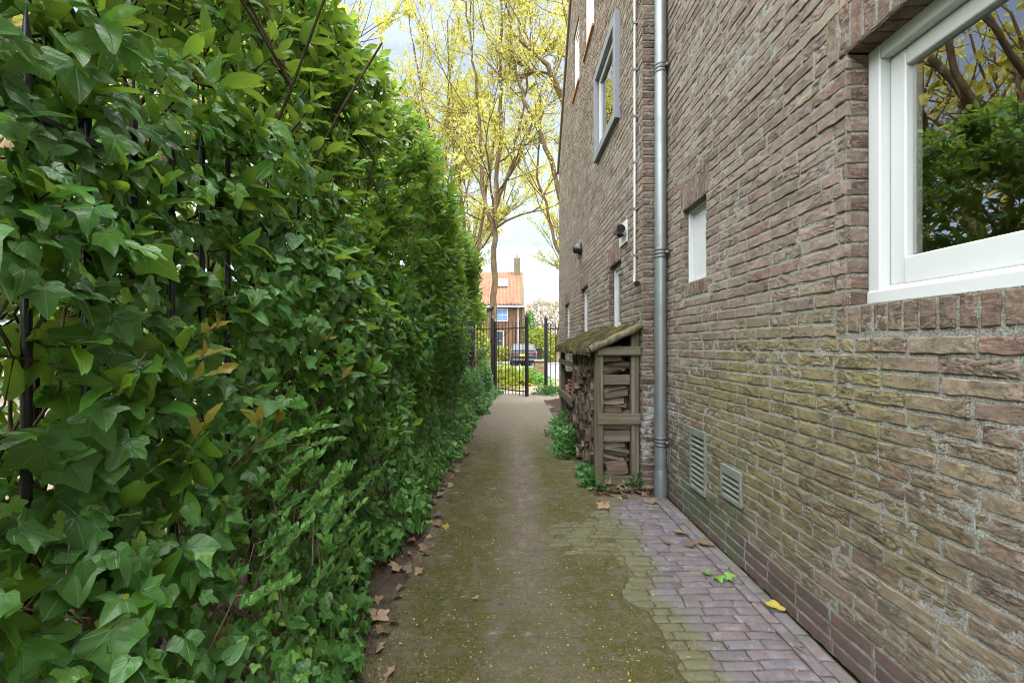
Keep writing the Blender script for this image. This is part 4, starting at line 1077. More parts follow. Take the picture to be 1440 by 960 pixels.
mb.build('barge_pole', MT['wood'], ws, True, rel=SR)
# split logs
rl = np.random.RandomState(41)
def split_log(name, c, axis, L, r, roll, pitch, label, wedge, mat):
    a = np.linspace(0, rad(wedge), 4); prof = [(0, 0)] + [(r * math.cos(t) * rl.uniform(.8, 1.1), r * math.sin(t) * rl.uniform(.7, 1.05)) for t in a]
    prof = np.array(prof); prof -= prof.mean(0); cr, sr = math.cos(roll), math.sin(roll)
    prof = prof @ np.array([[cr, -sr], [sr, cr]])
    n = len(prof); V = []
    for t in (0, .33, .66, 1):
        w = rl.normal(0, .003, (n, 2))
        for p, q in prof + w: V.append(((t - .5) * L, p, q))
    V = np.array(V); cp, sp = math.cos(pitch), math.sin(pitch)
    V = np.stack([V[:, 0] * cp - V[:, 2] * sp, V[:, 1], V[:, 0] * sp + V[:, 2] * cp], -1)
    if axis == 'y': V = np.stack([-V[:, 1], V[:, 0], V[:, 2]], -1)
    F = [np.array([(k * n + i, k * n + (i + 1) % n, (k + 1) * n + (i + 1) % n, (k + 1) * n + i) for k in range(3) for i in range(n)])]
    o = mk(name, V, F + [np.array([list(range(n))[::-1]]), np.array([[3 * n + i for i in range(n)]])], mat, loc=c)
    return tag(o, label, 'log', 'split logs in the wood store')
logm = [m_wood('log_grey', (.06, .05, .037), (.16, .135, .105), (.30, .26, .21), 0), m_wood('log_brown', (.055, .038, .026), (.135, .098, .066), (.25, .19, .135), 0), m_wood('log_pale', (.14, .11, .08), (.27, .215, .16), (.40, .33, .25), 0)]
logn = [m_wood('log_end_grey', (.06, .05, .04), (.15, .13, .105), (.27, .24, .20), 1), m_wood('log_end_brown', (.05, .036, .025), (.13, .095, .065), (.24, .185, .13), 1), m_bark('log_bark', (.03, .022, .015), (.075, .055, .04), (.14, .11, .08))]
ends = {0: 'weathered log on the bottom of the stack, seen between the front posts', 1: 'log lying between the low inner board and the middle crossboard', 2: 'log above the middle crossboard of the front bay', 3: 'log in the top gap just below the roof board'}
special = {(0, 1): 'thick squared log tilted outward at the bottom of the front bay', (2, 2): 'pale split log sticking out above the middle crossboard', (3, 1): 'grey splintered log slanting up under the top board'}
for lv, (z0, z1) in enumerate(((.10, .44), (.50, .62), (.68, .95), (1.0, 1.19))):
    z = z0; k = 0
    while z < z1 - .02:
        hgt = rl.uniform(.05, .085)
        lab = special.get((lv, k), ends[lv])
        split_log('split_log', (.955 + rl.normal(0, .03), SY0 + .13 + rl.uniform(-.05, .06), z + hgt / 2), 'x', rl.uniform(.16, .27), hgt * 1.2, rl.uniform(0, 6.3), rl.normal(0, .28), lab, rl.choice([55, 80, 110]), logm[2] if (lv, k) == (2, 2) else logm[rl.randint(2)])
        z += hgt * .72; k += 1
for y in np.arange(SY0 + .30, SYM - .02, .105):                          # stack seen from the path: log ends
    z = .05
    while z < 1.16:
        hgt = rl.uniform(.07, .115)
        split_log('split_log', (.955 + rl.normal(0, .02), y + rl.normal(0, .012), z + hgt / 2), 'x', rl.uniform(.30, .36), hgt * 1.12, rl.uniform(0, 6.3), rl.normal(0, .05), 'grey split log in the stack facing the path, end on, between front and middle posts', rl.choice([60, 85, 110, 150]), [logm[0], logm[1], logn[2]][rl.randint(3)])
        z += hgt * .8
for y in np.arange(SYM + .15, SY1 - .1, .14):
    z = .05
    while z < .55:
        hgt = rl.uniform(.08, .12)
        split_log('split_log', (.97 + rl.normal(0, .02), y, z + hgt / 2), 'x', .3, hgt, rl.uniform(0, 6.3), rl.normal(0, .05), 'dark log low in the far bay of the wood store behind weeds', 120, logm[rl.randint(2)])
        z += hgt * .85
for q, (y, lab) in enumerate(((5.62, 'nearest stack of terracotta flowerpots in the far bay of the wood store'), (5.95, 'second stack of terracotta flowerpots, farther back in the wood store'))):
    mb = MB(); z = .56
    for k in range(7 - 2 * q): mb.lathe([(.05, z), (.068, z + .045), (.075, z + .045), (.076, z + .062), (.06, z + .062), (.05, z + .02)], (.87, y, 0), 18); z += .05
    tag(mb.build('flowerpot_stack', MT['terra'], None, True, rel=(.87, y, .56)), lab, 'flowerpots', 'flowerpot stacks').location = (.87, y, .56)

# ------------------------------------------------------------------ fence and gate
fr = (FX, 6, 0)
fence = thing('iron_fence', 'black iron bar fence buried in ivy along the left of the path', 'fence', fr)
ym = np.arange(.24, 12.0, .12)
for y in ym:
    MB().tube([(FX, y, -.05), (FX, y, 1.86), (FX, y, 1.93)], [.0085, .0085, .001], 8).build('bar', MT['black'], fence, True, rel=fr)
for z in (.16, 1.72): MB().box(FX - .018, FX + .018, .1, 12, z - .006, z + .006).build('rail', MT['black'], fence, rel=fr)
for y in (.18, 2.82, 5.46, 8.1, 10.74):
    MB().box(FX - .055, FX - .005, y - .025, y + .025, -.05, 1.98).build('post', MT['black'], fence, rel=fr, bevel=.004)
GY = 12.0
for nm, x, lab in (('gate_post', -.46, 'black square gatepost on the left with a slanted lamp on its top'), ('gate_post', 1.0, 'black square gatepost on the right, beside the open gap')):
    g = thing(nm, lab, 'gatepost', (x, GY, 0), 'gateposts')
    MB().box(-.045, .045, -.045, .045, -.05, 2.02).build('shaft', MT['black'], g, bevel=.006)
    MB().lathe([(.0, 2.021), (.052, 2.021), (.052, 2.04), (.03, 2.05), (.036, 2.075), (.025, 2.10), (0, 2.11)], k=14).build('finial', MT['black'], g, True)
la = thing('post_lamp', 'black slanted fitting perched on the left gatepost', 'lamp', (-.46, GY, 2.1))
MB().hexa([(-.30, -.06, .02), (-.27, -.06, .10), (-.30, .06, .02), (-.27, .06, .10), (.06, -.07, .16), (.05, -.07, .26), (.06, .07, .16), (.05, .07, .26)]).build('head', MT['blackp'], la, bevel=.015)
MB().tube([(0, 0, .0), (-.02, 0, .16)], .02, 8).build('arm', MT['black'], la)
# the open leaf: hinge at the left post, swung toward the path
a = np.array([-.37, GY]); b = np.array([.44, 11.02]); ln = np.linalg.norm(b - a); ang = math.atan2(b[1] - a[1], b[0] - a[0])
gt = thing('iron_gate', 'black iron bar gate leaf standing half open toward the path', 'gate', (a[0], a[1], 0), rz=ang)
MB().box(-.03, .03, -.03, .03, .05, 1.93).build('stile', MT['black'], gt, bevel=.004); MB().box(ln - .035, ln + .035, -.035, .035, .0, 1.99).build('stile', MT['black'], gt, bevel=.004)
for x in (0, ln): MB().lathe([(.036, 1.93 + .06 * (x > 0)), (.03, 1.95 + .06 * (x > 0)), (0, 2.0 + .06 * (x > 0))], (x, 0, 0), 8).build('spike', MT['black'], gt)
for z in (.13, 1.73): MB().box(.03, ln - .035, -.018, .018, z - .014, z + .014).build('rail', MT['black'], gt)
for k in range(1, 9):
    x = ln * k / 9; MB().tube([(x, 0, .02), (x, 0, 1.84), (x, 0, 1.93)], [.0105, .0105, .002], 8).build('bar', MT['black'], gt, True)
for (x0, x1, n, lab) in ((FX + .02, -.51, 5, 'short black bar panel between the hedge and the left gatepost'), (1.05, 1.9, 6, 'short black bar panel between the right gatepost and the house corner')):
    p = thing('fence_panel', lab, 'fence', ((x0 + x1) / 2, GY, 0), 'short panels beside the gate'); L = x1 - x0
    for z in (.17, 1.73): MB().box(-L / 2, L / 2, -.016, .016, z - .013, z + .013).build('rail', MT['black'], p)
    for k in range(n):
        x = -L / 2 + L * (k + .5) / n; MB().tube([(x, 0, -.03), (x, 0, 1.84), (x, 0, 1.92)], [.0095, .0095, .002], 8).build('bar', MT['black'], p, True)
# ------------------------------------------------------------------ litter
rf = np.random.RandomState(77)
def flat_leaf(label, x, y, size, mat, group, yaw=None, cup=.35, name='fallen_leaf', z=.012):
    Tv, Tf = T_IVY; V = Tv.copy(); yaw = rf.uniform(0, 6.3) if yaw is None else yaw
    V[:, 2] = cup * (np.abs(V[:, 0]) ** 1.5 * rf.uniform(.2, .9) + .5 * (V[:, 1] - .4) ** 2 * rf.uniform(.2, 1)) + rf.normal(0, .015, len(V)); V *= size
    k = rf.rand()
    o = mk(name, V, Tf, mat, None, {'lrnd': np.full(len(V), k), 'lco': Tv}, True); o.location = (x, y, z); o.rotation_euler = (rf.normal(0, .12), rf.normal(0, .12), yaw)
    return tag(o, label, 'leaf', group)
def at(px, py): Y = FPX * EYE / (py - V0); return (px - U0) * Y / FPX, Y
GL = 'single leaves lying on the brick pavement'
for (px, py, s, m_, lab) in ((1090, 858, .085, 'yellow', 'yellow-green torn leaf lying by the wall foot, nearest the viewer'), (985, 763, .095, 'dryleaf', 'pale tan curled leaf midway along the wall foot'), (968, 766, .07, 'dryleaf', 'pale tan leaf touching a second one at its right'),
                         (951, 750, .085, 'dryleaf', 'tan leaf lying nearest the downpipe out on the pavers'), (940, 765, .04, 'dryleaf', 'small brown scrap of leaf left of the pair of tan leaves'), (912, 708, .10, 'dryleaf', 'brown leaf on the pavers in front of the brick pier')):
    x, y = at(px, py); flat_leaf(lab, x, y, s, MT[m_], GL)
x, y = at(1008, 812); sp = thing('ivy_sprig', 'fresh green sprig of three ivy leaves dropped on the brick pavers', 'sprig', (x, y, .015)); L = Leafage()
L.add(leaves(np.array([(-.03, .02, 0), (0, -.02, .005), (.045, -.02, .005)]), np.array([(.2, 0, 1), (-.3, -.2, 1), (.2, -.2, 1.)]), np.array([(-.6, .5, .2), (-.2, -.9, .1), (.9, -.2, .2)]), np.array([.05, .055, .05]), T_IVY, rf, .3, np.array([.9, .8, .95])))
L.build('leaf', MT['ivy'], sp); MB().tube([(-.05, .03, .002), (0, 0, .006), (.09, -.01, .004)], .0015, 5).build('stem', MT['vine'], sp)
x, y = at(1130, 905); tw = MB().tube([(0, 0, .01), (-.035, .01, .012), (-.05, -.03, .011), (-.03, -.075, .01)], .0028, 6).build('twig', MT['vine'], None, True); tw.location = (x, y, 0); tag(tw, 'thin curved twig on the ground near the foot of the wall', 'twig')
for (px, py, s, m_, lab) in ((530, 868, .08, 'dryleaf', 'flat brown leaf at the left path edge, nearest the viewer'), (535, 790, .06, 'dryleaf', 'brown leaf halfway along the left path edge beside ivy runners'), (850, 712, .09, 'dryleaf', 'brown leaf in front of the wood store post'), (620, 845, .022, 'herb', 'tiny fresh green leaf on the moss'), (668, 842, .03, 'dryleaf', 'small pale scrap on the moss beside the tiny green leaf')):
    x, y = at(px, py); flat_leaf(lab, x, y, s, MT[m_], 'single leaves at the path edges')
def litter(name, n, fx, size, mat, T=T_IVYL, up=.25, zb=.01):
    P = fx(n); L = Leafage(); n = len(P)
    L.add(leaves(P, jit(np.tile([0, -.1, 1.], (n, 1)), up, rf), jit(np.zeros((n, 3)) + (.001, 0, 0), 1., rf) * (1, 1, .25), rf.uniform(*size, n), T, rf, .9)); o = L.build(name, mat)
    return tag(o, kind='stuff')
def f_edge(n):
    y = rf.uniform(.9, 10, n); x = -.95 + rf.rand(n) ** 1.5 * .48 + .03 * rf.normal(0, 1, n); return np.stack([x, y, hsoil(x, y) + .02 + .02 * rf.rand(n)], -1)
def f_shed(n):
    y = 3.90 + rf.normal(0, .12, n); x = rf.uniform(.72, 1.30, n); y = np.where(x > 1.16, np.minimum(y, 3.82), y); return np.stack([x, y, .02 + .05 * rf.rand(n) * np.exp(-((y - 3.92) / .12) ** 2) + 0 * x], -1)
litter('leaf_litter', 480, f_edge, (.03, .075), MT['dryleaf']); litter('leaf_litter', 80, f_shed, (.04, .08), MT['dryleaf'], up=.45)
def f_bits(n):
    y = .9 + rf.rand(n) ** 1.7 * 6; x = rf.uniform(-.75, 1.3, n); c = clean(x, y); k = (rf.rand(n) < 1 - .7 * c); x, y = x[k], y[k]; return np.stack([x, y, np.maximum(hpath(x, y), -.002) + .004], -1)
litter('plant_debris', 5200, f_bits, (.003, .011), MT['dryleaf'], T_QUAD, .5); litter('plant_debris', 1500, f_bits, (.004, .010), MT['yellow'], T_QUAD, .5)
def f_moss(n):
    y = 1.0 + rf.rand(n) ** 1.6 * 5; x = rf.uniform(-.6, .8, n); w = fbm(x * 3, y * 3, 0, 95, 3); k = (w > .5 + .3 * ((x > -.12) & (x < .3))) & (clean(x, y) < .4); x, y = x[k], y[k]; return np.stack([x, y, hpath(x, y) + .001], -1)
mossfuzz = m_leaf('moss_tuft', [(.05, .05, .010), (.10, .09, .015), (.15, .13, .02), (.20, .165, .03)], .9, .2, (.3, .3, .05), None, .1)
P = f_moss(42000); n = len(P); L = Leafage(); L.add(leaves(P, jit(np.zeros((n, 3)), 1, rf) * (1, 1, .3), jit(np.tile([0, 0, 1.], (n, 1)), .6, rf), rf.uniform(.004, .010, n), (np.array([(-.3, 0, 0), (.3, 0, 0), (0, 1, 0.)]), [np.array([(0, 1, 2)])]), rf, .1)); tag(L.build('moss_tufts', mossfuzz), kind='stuff')

# ------------------------------------------------------------------ beyond the gate
pl = MB().box(-.17, .17, -.17, .17, -.05, .74).build('brick_pillar', MT['pbrick'], None, bevel=.01); pl.location = (1.06, 15.3, 0); tag(pl, 'short brick pillar with a flat cap at the kerb beyond the gate', 'pillar')
MB().box(-.2, .2, -.2, .2, .741, .80).build('cap', MT['tread'], pl, bevel=.01)
# parked car seen from behind (local: x across, y forward)
car = thing('parked_car', 'dark hatchback with a yellow number plate parked across the road', 'car', (.93, 28.6, -.04))
sec = [(0.0, .35, .62, .80, .86), (.12, .24, .95, .88, .9), (.55, .22, 1.02, .90, .88), (3.1, .22, 1.0, .90, .88), (3.95, .25, .86, .84, .8), (4.15, .36, .70, .72, .7)]
def loft(secs, k=6):
    V = []
    for y, z0, z1, w0, w1 in secs: V += [(-w0 * .92, y, z0), (-w0, y, (z0 + z1) / 2), (-w1, y, z1), (w1, y, z1), (w0, y, (z0 + z1) / 2), (w0 * .92, y, z0)]
    n = len(secs); F = [(a * 6 + i, a * 6 + (i + 1) % 6, (a + 1) * 6 + (i + 1) % 6, (a + 1) * 6 + i) for a in range(n - 1) for i in range(6)]
    m = MB(); m.add(V, [F]); b = m.n - 6 * n; m.p.setdefault(6, []).append(np.array([[0, 1, 2, 3, 4, 5], [6 * n - 6 + i for i in range(6)][::-1]])); return m
loft(sec).build('body', MT['car'], car, bevel=.05)
m = MB(); m.hexa([(-.86, .18, .97), (-.66, .55, 1.46), (-.86, 3.15, .97), (-.64, 2.2, 1.47), (.86, .18, .97), (.66, .55, 1.46), (.86, 3.15, .97), (.64, 2.2, 1.47)]); m.build('cabin', MT['car'], car, bevel=.05)
m = MB(); m.hexa([(-.68, .195, 1.04), (-.58, .46, 1.38), (-.66, .24, 1.04), (-.56, .5, 1.38), (.68, .195, 1.04), (.58, .46, 1.38), (.66, .24, 1.04), (.56, .5, 1.38)]); m.build('rear_window', MT['carglass'], car)
for s in (-1, 1):
    MB().hexa([(s * .815, .55, 1.02), (s * .70, .8, 1.38), (s * .80, 2.8, 1.02), (s * .69, 2.1, 1.38), (s * .845, .55, 1.02), (s * .725, .8, 1.38), (s * .845, 2.8, 1.02), (s * .715, 2.1, 1.38)]).build('side_window', MT['carglass'], car)
    MB().box(s * .62, s * .84, .0, .16, .74, .92).build('tail_light', MT['red'], car, bevel=.02)
    for y in (.75, 3.35):
        w = MB().tube([(s * .72, y, .32), (s * .88, y, .32)], .32, 20).build('wheel', MT['tyre'], car, True); MB().tube([(s * .86, y, .32), (s * .885, y, .32)], .2, 14).build('rim', MT['chrome'], w)
MB().box(-.26, .26, -.015, .01, .66, .78).build('number_plate', MT['plate'], car); MB().box(-.75, .75, -.03, .08, .36, .46).build('bumper', MT['zincd'], car, bevel=.02)
MB().box(-.4, .4, .07, .10, .90, .93).build('trim', MT['chrome'], car)
# house across the road
HX1, HY = 1.05, 36.0; fh = thing('brick_house', 'brown brick house with an orange tiled roof across the road', 'house', (-3.5, HY, 0))
rel = (-3.5, HY, 0)
mb = MB(); mb.box(-8.5, HX1, HY, HY + 8, -.1, 4.62); mb.build('wall', MT['hbrick'], fh, rel=rel)
mb = MB(); mb.prism([(HY + .02, 4.63), (HY + 4, 7.75), (HY + 8, 4.63)], 'x', HX1 - .35, HX1 - .02); mb.prism([(HY - .1, 4.4), (HY + 4, 7.9), (HY + 8.1, 4.4), (HY + 8, 4.3), (HY + .05, 4.3)], 'x', HX1 + .002, HX1 + .22); mb.box(HX1 + .003, HX1 + .22, HY - .1, HY + 8, -.1, 4.3); mb.build('gable', MT['gable'], fh, rel=rel)
n = 240; xs = np.linspace(-8.7, HX1, n); ys = np.linspace(0, 1, 56)
X, T = np.meshgrid(xs, ys, indexing='ij'); Z = 4.55 + T * 3.3 + .10 * np.abs(np.sin(X * PI / .30)) + .03 * (1 - (T * 14) % 1); Y = HY - .25 + T * 4.25
C = 56; i = np.arange(n - 1)[:, None] * C; j = np.arange(C - 1)[None]
rf_ = mk('roof', np.stack([X, Y, Z], -1) - np.array(rel), [np.stack([i + j, i + C + j, i + C + j + 1, i + j + 1], -1).reshape(-1, 4)], MT['tiles'], fh, None, True)
MB().hexa([(x, y, z) for x in (-8.7, HX1) for y, z in ((HY + 4.02, 7.86), (HY + 4.02, 7.9), (HY + 8.3, 4.5), (HY + 8.3, 4.6))]).build('back_slope', MT['tiles'], rf_, rel=rel)
ch = MB().box(.45, 1.0, HY + 3.6, HY + 4.3, 7.2, 9.15).build('chimney', MT['gable'], rf_, rel=rel); MB().box(.5, .95, HY + 3.65, HY + 4.25, 9.15, 9.22).build('chimney_cap', MT['tread'], rf_, rel=rel)
MB().tube([(.72, HY + 3.95, 9.22), (.72, HY + 3.95, 9.5)], .06, 8).build('flue', MT['zincd'], rf_, rel=rel)
MB().hexa([(x, HY - .25 + (z - 4.55) / 3.3 * 4.25 - dd * .6, z + dd) for x in (-1.15, -.1) for dd in (-.05, .14) for z in (6.25, 7.05)]).build('skylight', MT['zincd'], fh, rel=rel)
MB().hexa([(x, HY - .25 + (z - 4.55) / 3.3 * 4.25 - dd * .6, z + dd) for x in (-1.05, -.2) for dd in (.12, .16) for z in (6.33, 6.97)]).build('skylight_pane', MT['panelw'], fh, rel=rel)
MB().box(-8.7, HX1 + .2, HY - .38, HY - .2, 4.38, 4.56).build('gutter', MT['greyroof'], fh, rel=rel); MB().tube([(.72, HY - .1, 4.4), (.72, HY - .1, 0)], .06, 8).build('downpipe', MT['greyroof'], fh, rel=rel)
def fwin(x0, x1, z0, z1, nx=2, nz=2, glass='glass_sky'):
    w = MB(); t = .07
    w.box(x0, x1, HY - .06, HY - .002, z0, z0 + t); w.box(x0, x1, HY - .06, HY - .002, z1 - t, z1); w.box(x0, x0 + t, HY - .06, HY - .002, z0 + t, z1 - t); w.box(x1 - t, x1, HY - .06, HY - .002, z0 + t, z1 - t)
    for k in range(1, nx): w.box(x0 + (x1 - x0) * k / nx - .02, x0 + (x1 - x0) * k / nx + .02, HY - .055, HY - .003, z0 + t, z1 - t)
    for k in range(1, nz): w.box(x0 + t, x1 - t, HY - .05, HY - .004, z0 + (z1 - z0) * k / nz - .02, z0 + (z1 - z0) * k / nz + .02)
    w = w.build('window', MT['white'], fh, rel=rel); MB().box(x0 + t, x1 - t, HY - .03, HY - .005, z0 + t, z1 - t).build('pane', MT[glass], w, rel=rel)
fwin(-1.05, -.1, 3.25, 4.3); fwin(-3.2, -2.1, 3.25, 4.3); fwin(-1.3, -.45, .9, 2.5, 1, 2, 'carglass'); fwin(-3.6, -2.2, .9, 2.5, 2, 2, 'carglass')
h2 = thing('house', 'pale house with a grey roof and one chimney far behind the pink tree', 'house', (3.6, 58, 0)); rel = (3.6, 58, 0)
MB().box(2.3, 10, 58, 66, 0, 4.2).build('wall', MT['panelw'], h2, rel=rel); r2 = MB().prism([(57.6, 4.2), (62, 6.6), (66.4, 4.2)], 'x', 2.2, 10.2).build('roof', MT['greyroof'], h2, rel=rel); MB().box(2.35, 2.95, 60, 60.8, 4.5, 6.9).build('chimney', MT['pbrick'], r2, rel=rel)
gw_ = MB().box(1.5, 9, 26.9, 27.1, 0, 1.1).build('garden_wall', MT['pbrick'], None); 
bpy.data.objects.remove(gw_)
bn = MB().prism([(-.28, 0), (.28, 0), (.31, .98), (-.31, .98)], 'x', -.29, .29).build('wheelie_bin', MT['black'], None, bevel=.03); bn.location = (2.05, 31.6, .05); tag(bn, 'dark wheeled bin standing in front of the round lime hedge', 'bin')
MB().box(-.31, .31, -.34, .33, .985, 1.05).build('lid', MT['blackp'], bn, bevel=.02)
def blob(name, label, cat_, c, r, n, size, mat, seed, T=T_QUAD, group=None, ragged=.25, flat=1.2):
    rs = np.random.RandomState(seed); root = thing(name, label, cat_, (c[0], c[1], 0), group); L = Leafage()
    p = unit(rs.normal(0, 1, (n, 3))); k = 1 + (fbm(p[:, 0] * 2.4 + seed, p[:, 1] * 2.4, p[:, 2] * 2.4, 88, 3) - .5) * ragged * 2; p = p * (k * rs.uniform(.62, 1, n) ** .5)[:, None]
    P = p * np.array(r) + (0, 0, c[2]); ok = P[:, 2] > .02; P, q = P[ok], p[ok]; m_ = len(P)
    L.add(leaves(P, q + rs.normal(0, .5, (m_, 3)) + (0, 0, .4), rs.normal(0, 1, (m_, 3)) + q * .5, size * rs.uniform(.6, 1.2, m_), T, rs, .2)); L.build('foliage', mat, root)
    mb = MB()
    for k in range(6):
        t = unit(rs.normal(0, 1, 3) + (0, 0, .8)) * np.array(r) * .7; mb.tube([(rs.normal(0, .08), rs.normal(0, .08), -.05), (0, 0, c[2] * .5), tuple(t + (0, 0, c[2]))], [.06, .05, .015], 5)
    mb.build('trunk', MT['sunbark'], root); return root
blob('clipped_hedge', 'bright lime green rounded hedge beyond the road, behind the right gatepost', 'hedge', (2.35, 33, 1.1), (1.25, 1.0, 1.55), 5200, .13, MT['lime'], 3, ragged=.06)
blob('flowering_tree', 'pinkish blossoming tree far behind the lime hedge', 'tree', (4.1, 46, 3.6), (2.5, 2.3, 2.6), 4200, .2, MT['blossom'], 4, ragged=.3)
blob('shrub', 'dark green upright shrub behind the lime hedge', 'shrub', (1.75, 40, 2.4), (.7, .7, 2.2), 1800, .18, MT['herb'], 5)
blob('shrub', 'yellow-green sunlit shrub at the house corner across the road', 'shrub', (1.35, 35, 1.6), (.32, .4, 1.7), 900, .15, MT['lime'], 6)
blob('shrub', 'yellow-green sunlit shrub behind the left gatepost and hedge end', 'shrub', (-1.35, 14.2, 1.2), (.75, .9, 1.5), 3600, .10, MT['lime'], 7, ragged=.4)
blob('shrub', 'low yellow-green shrub under the front window of the house across the road', 'shrub', (-1.2, 34.5, .6), (1.6, .6, .75), 1500, .16, MT['lime'], 8)

# ------------------------------------------------------------------ trees
def tree(label, x, y, H, r0, seed, nleaf, lean=(0, 0), fork=.35, size=.11, spread=.5, forks=3, mat='spring', levels=4, xb=0., name='tree', group='spring-leaved trees', bark='sunbark', path=None):
    rs = np.random.RandomState(seed); root = thing(name, label, 'tree', (x, y, 0), group); mb = MB(); tips = []
    def grow(p, d, L, r, lev):
        n = max(4, int(L / .35)); pts = [p]; q = p.copy(); dd = d.copy()
        for s in range(n):
            dd = unit(dd + rs.normal(0, .085 + .03 * (levels - lev) * .3, 3) + np.array([0, 0, .04])); q = q + dd * L / n; pts.append(q)
        pts = np.array(pts); e = r * (.55 if lev < levels else .25); rr = np.linspace(r, e, len(pts)) * 1.1; mb.tube(pts, rr, 8 if r > .06 else 5 if r > .02 else 4, False)
        if lev >= 2: tips.append((pts, lev))
        if lev >= levels: return
        kk = forks if lev == 0 else rs.randint(3, 6)
        for c in range(kk):
            t = 1. if c < (2 if lev < 2 else 1) else rs.uniform(.3, .95)
            i = min(len(pts) - 1, int(t * (len(pts) - 1))); base = pts[i]; bd = unit(pts[i] - pts[max(0, i - 1)])
            s = spread * (1.25 if t < 1 else .75)
            nd = unit(bd + rs.normal(0, s, 3) * (1, 1, .55) + np.array([xb, 0, .12]))
            grow(base, nd, L * rs.uniform(.52, .78) * (1 if lev else (1 - fork) / fork * .62), max(.005, rr[i] * rs.uniform(.5, .78)), lev + 1)
    if path is None: grow(np.array([0, 0, -.1]), unit(np.array([lean[0], lean[1], 1.])), H * fork, r0, 0)
    else:
        for pts, ra in path:
            pts = np.array(pts, float); t = np.linspace(0, 1, 26); s_ = np.linspace(0, 1, len(pts))
            q = np.stack([np.interp(t, s_, pts[:, k]) for k in range(3)], 1); q[1:-1] += rs.normal(0, .035, (24, 3)) * (1, 1, 0); mb.tube(q, np.linspace(ra, ra * .3, 26), 9, False)
            for c in range(9):
                i = rs.randint(9, 26); nd = unit(np.array([rs.normal(0, .75), rs.normal(0, .75), .75])); grow(q[i], nd, rs.uniform(1.6, 3.4), max(.018, ra * (1 - i / 30) * .5), 2)
    mb.build('trunk', MT[bark], root, True)
    w = np.array([len(t[0]) * (1. if t[1] >= 3 else .35) for t in tips]); ix = rs.choice(len(tips), nleaf, p=w / w.sum())
    P = np.empty((nleaf, 3))
    for k, i in enumerate(ix):
        pts = tips[i][0]; f = rs.rand() * (len(pts) - 1); a = int(f); P[k] = pts[a] * (1 - f + a) + pts[min(a + 1, len(pts) - 1)] * (f - a)
    P = P[rs.randint(0, max(1, nleaf // 6), nleaf)] + rs.normal(0, .085, P.shape)
    L = Leafage(); L.add(leaves(P, rs.normal(0, 1, P.shape) + (0, 0, .4), rs.normal(0, 1, P.shape) + (0, 0, -.3), size * rs.uniform(.5, 1.25, nleaf), T_QUAD, rs, .2)); L.build('crown', MT[mat], root)
    return root
tree('slender upright tree straight behind the gate with a mossy forked trunk', -.62, 17.2, 17, .17, 507, 15000, size=.075, path=[([(0, 0, -.1), (.03, 0, 4), (.06, 0, 6.4), (.30, .1, 10), (.36, .1, 16)], .15), ([(.05, 0, 5.6), (-.45, .2, 7.4), (-.55, .3, 10), (-1.1, .4, 15)], .11), ([(.06, 0, 6.6), (.75, -.3, 8.2), (1.3, -.4, 11), (1.5, -.4, 14)], .08)])
tree('multi-stemmed tree leaning left just behind the hedge end', -1.7, 19, 16, .16, 512, 17000, size=.08, path=[([(0, 0, -.1), (-.3, 0, 4), (-1.5, .2, 9), (-2.5, .3, 14.5)], .13), ([(.1, 0, -.1), (-.05, .2, 5), (-.7, .3, 10), (-1.0, .3, 15.5)], .12), ([(.15, 0, -.1), (.3, -.2, 5), (1.1, -.3, 10), (1.7, -.3, 14.5)], .10), ([(-.1, 0, -.1), (-.8, 0, 3.5), (-2.6, 0, 7.5), (-4.2, 0, 11.5)], .10)])
tree('tree with arching limbs reaching in from behind the house corner', 2.7, 16.2, 17, .22, 523, 18000, size=.08, path=[([(0, 0, -.1), (-.1, 0, 4), (-.2, 0, 7), (-.7, 0, 10.2), (-1.25, 0, 11.55), (-2.7, .1, 12.9)], .2), ([(-.2, 0, 4.5), (-1.2, .1, 8.3), (-2.2, .2, 10.6), (-2.6, .2, 12.2), (-2.75, .2, 15)], .11), ([(-.2, 0, 5.5), (-.6, -.3, 9), (-.5, -.4, 13), (-.9, -.4, 16)], .1), ([(-.15, 0, 3.2), (-1.0, .3, 5.2), (-1.6, .5, 7.8), (-1.5, .6, 11)], .08)])
tree('yellow-leaved tree farther left, over the middle of the hedge', -3.9, 20.5, 17, .18, 534, 15000, (.0, 0), .3, .095, .45, 4)
tree('yellow-leaved tree leftmost above the hedge, beside its tallest laurel', -6.6, 22, 19, .2, 545, 16000, (0, 0), .28, .10, .45, 4)
tree('tall pale tree beyond the road, farthest back between gate and house', 3.5, 33, 17, .2, 556, 13000, (0, 0), .3, .11, .45, 4)
for k, (x, y, H, s) in enumerate(((-6.5, 7.5, 13, 601), (-8.5, 11.5, 14, 612), (-6.0, 4.2, 12, 623))):
    tree(('thick-trunked tree in the garden behind the hedge, mirrored in the big window', 'garden tree behind the hedge, farthest from the viewer of the three there', 'garden tree behind the hedge, closest to the viewer')[k], x, y, H, .24, s, 3000, (.05, 0), .26, .14, .45, 4, group='garden trees behind the hedge')
for k, (x, y, rx) in enumerate(((-10, 1, 3), (-12, 6, 3.4), (-11, 12, 3), (-8.5, 17, 2.6))):
    blob('shrub', ('green garden shrub far behind the hedge, nearest the viewer', 'wide garden shrub far behind the hedge', 'garden shrub behind the third laurel', 'garden shrub close to the street behind the hedge end')[k], 'shrub', (x, y, 1.3), (1.4, rx * .7, 1.7), 2600, .2, MT['lime'] if k % 2 else MT['herb'], 700 + k, group='garden shrubs beyond the hedge')

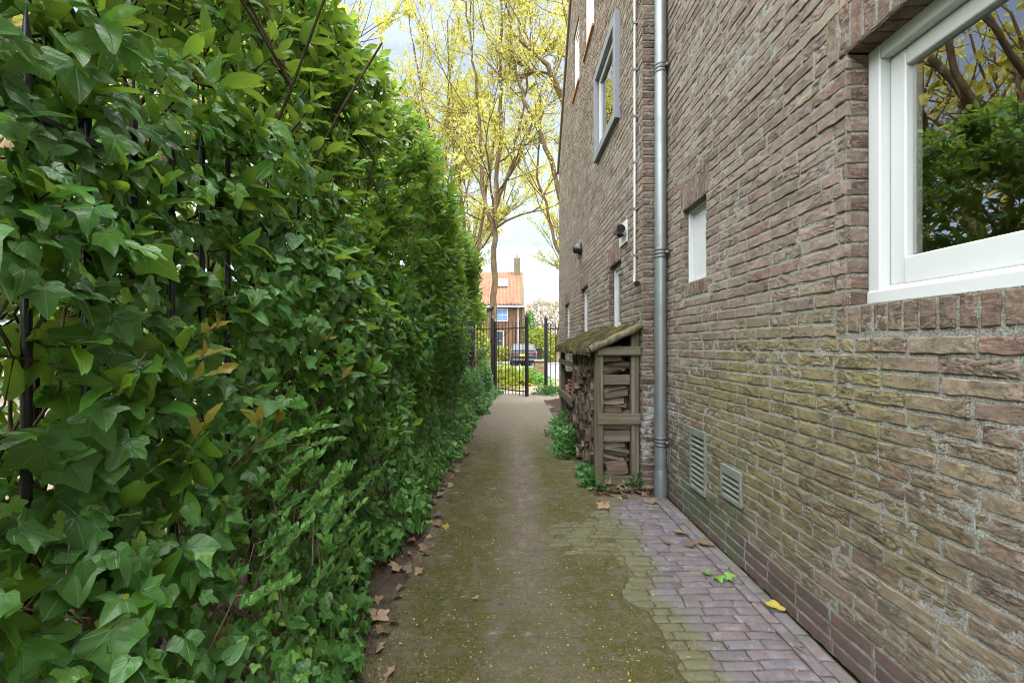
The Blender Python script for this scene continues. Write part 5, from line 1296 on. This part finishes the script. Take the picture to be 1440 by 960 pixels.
# ------------------------------------------------------------------ camera, light, sky
cam = bpy.data.cameras.new('camera'); co = bpy.data.objects.new('camera', cam); link(co)
cam.sensor_width = 36; cam.lens = 15.5; cam.clip_start = .05; cam.clip_end = 2000; cam.shift_x = 4 / 1440; cam.shift_y = 6 / 1440
co.location = (0, 0, EYE); co.rotation_euler = (PI / 2, 0, 0); sc.camera = co
AZ, EL = 113., 55.
to = Vector((math.sin(rad(AZ)) * math.cos(rad(EL)), math.cos(rad(AZ)) * math.cos(rad(EL)), math.sin(rad(EL))))
sn = bpy.data.lights.new('sun', 'SUN'); sn.energy = 2.0; sn.angle = rad(.5); sn.color = (1, .93, .82); so = bpy.data.objects.new('sun', sn); link(so); so.rotation_euler = (-to).to_track_quat('-Z', 'Y').to_euler()
w = bpy.data.worlds.new('World'); sc.world = w; w.use_nodes = True; nt = w.node_tree; bg = nt.nodes['Background']
sk = nt.nodes.new('ShaderNodeTexSky'); sk.sky_type = 'NISHITA'; sk.sun_disc = False; sk.sun_elevation = rad(EL); sk.sun_rotation = rad(AZ); sk.air_density = 1.; sk.dust_density = .7; sk.ozone_density = 1.2
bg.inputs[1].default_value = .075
wm = M.__new__(M); wm.nt = nt                       # unseen cloud added overhead and behind to lift the shade, blue over the street
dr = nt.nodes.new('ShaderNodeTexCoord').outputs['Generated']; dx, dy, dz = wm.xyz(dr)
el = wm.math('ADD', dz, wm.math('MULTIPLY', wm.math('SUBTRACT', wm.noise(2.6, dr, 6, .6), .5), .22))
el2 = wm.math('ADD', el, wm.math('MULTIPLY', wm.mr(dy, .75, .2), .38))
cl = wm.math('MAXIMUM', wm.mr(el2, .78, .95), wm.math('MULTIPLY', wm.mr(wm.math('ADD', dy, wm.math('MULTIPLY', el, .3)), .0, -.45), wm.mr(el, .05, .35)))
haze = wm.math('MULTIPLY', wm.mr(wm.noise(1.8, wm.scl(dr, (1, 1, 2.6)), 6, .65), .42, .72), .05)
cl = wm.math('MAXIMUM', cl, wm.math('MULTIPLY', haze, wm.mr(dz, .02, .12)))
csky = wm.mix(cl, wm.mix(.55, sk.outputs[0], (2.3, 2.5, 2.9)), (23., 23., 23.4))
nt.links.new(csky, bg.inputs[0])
sc.view_settings.view_transform = 'Standard'; sc.view_settings.look = 'None'; sc.view_settings.exposure = 2.3; sc.view_settings.gamma = 1
sc.cycles.max_bounces = 8; sc.cycles.transparent_max_bounces = 12; sc.cycles.diffuse_bounces = 4; sc.cycles.glossy_bounces = 3; sc.cycles.caustics_reflective = False; sc.cycles.caustics_refractive = False
sc.cycles.use_denoising = True; sc.cycles.filter_width = .95
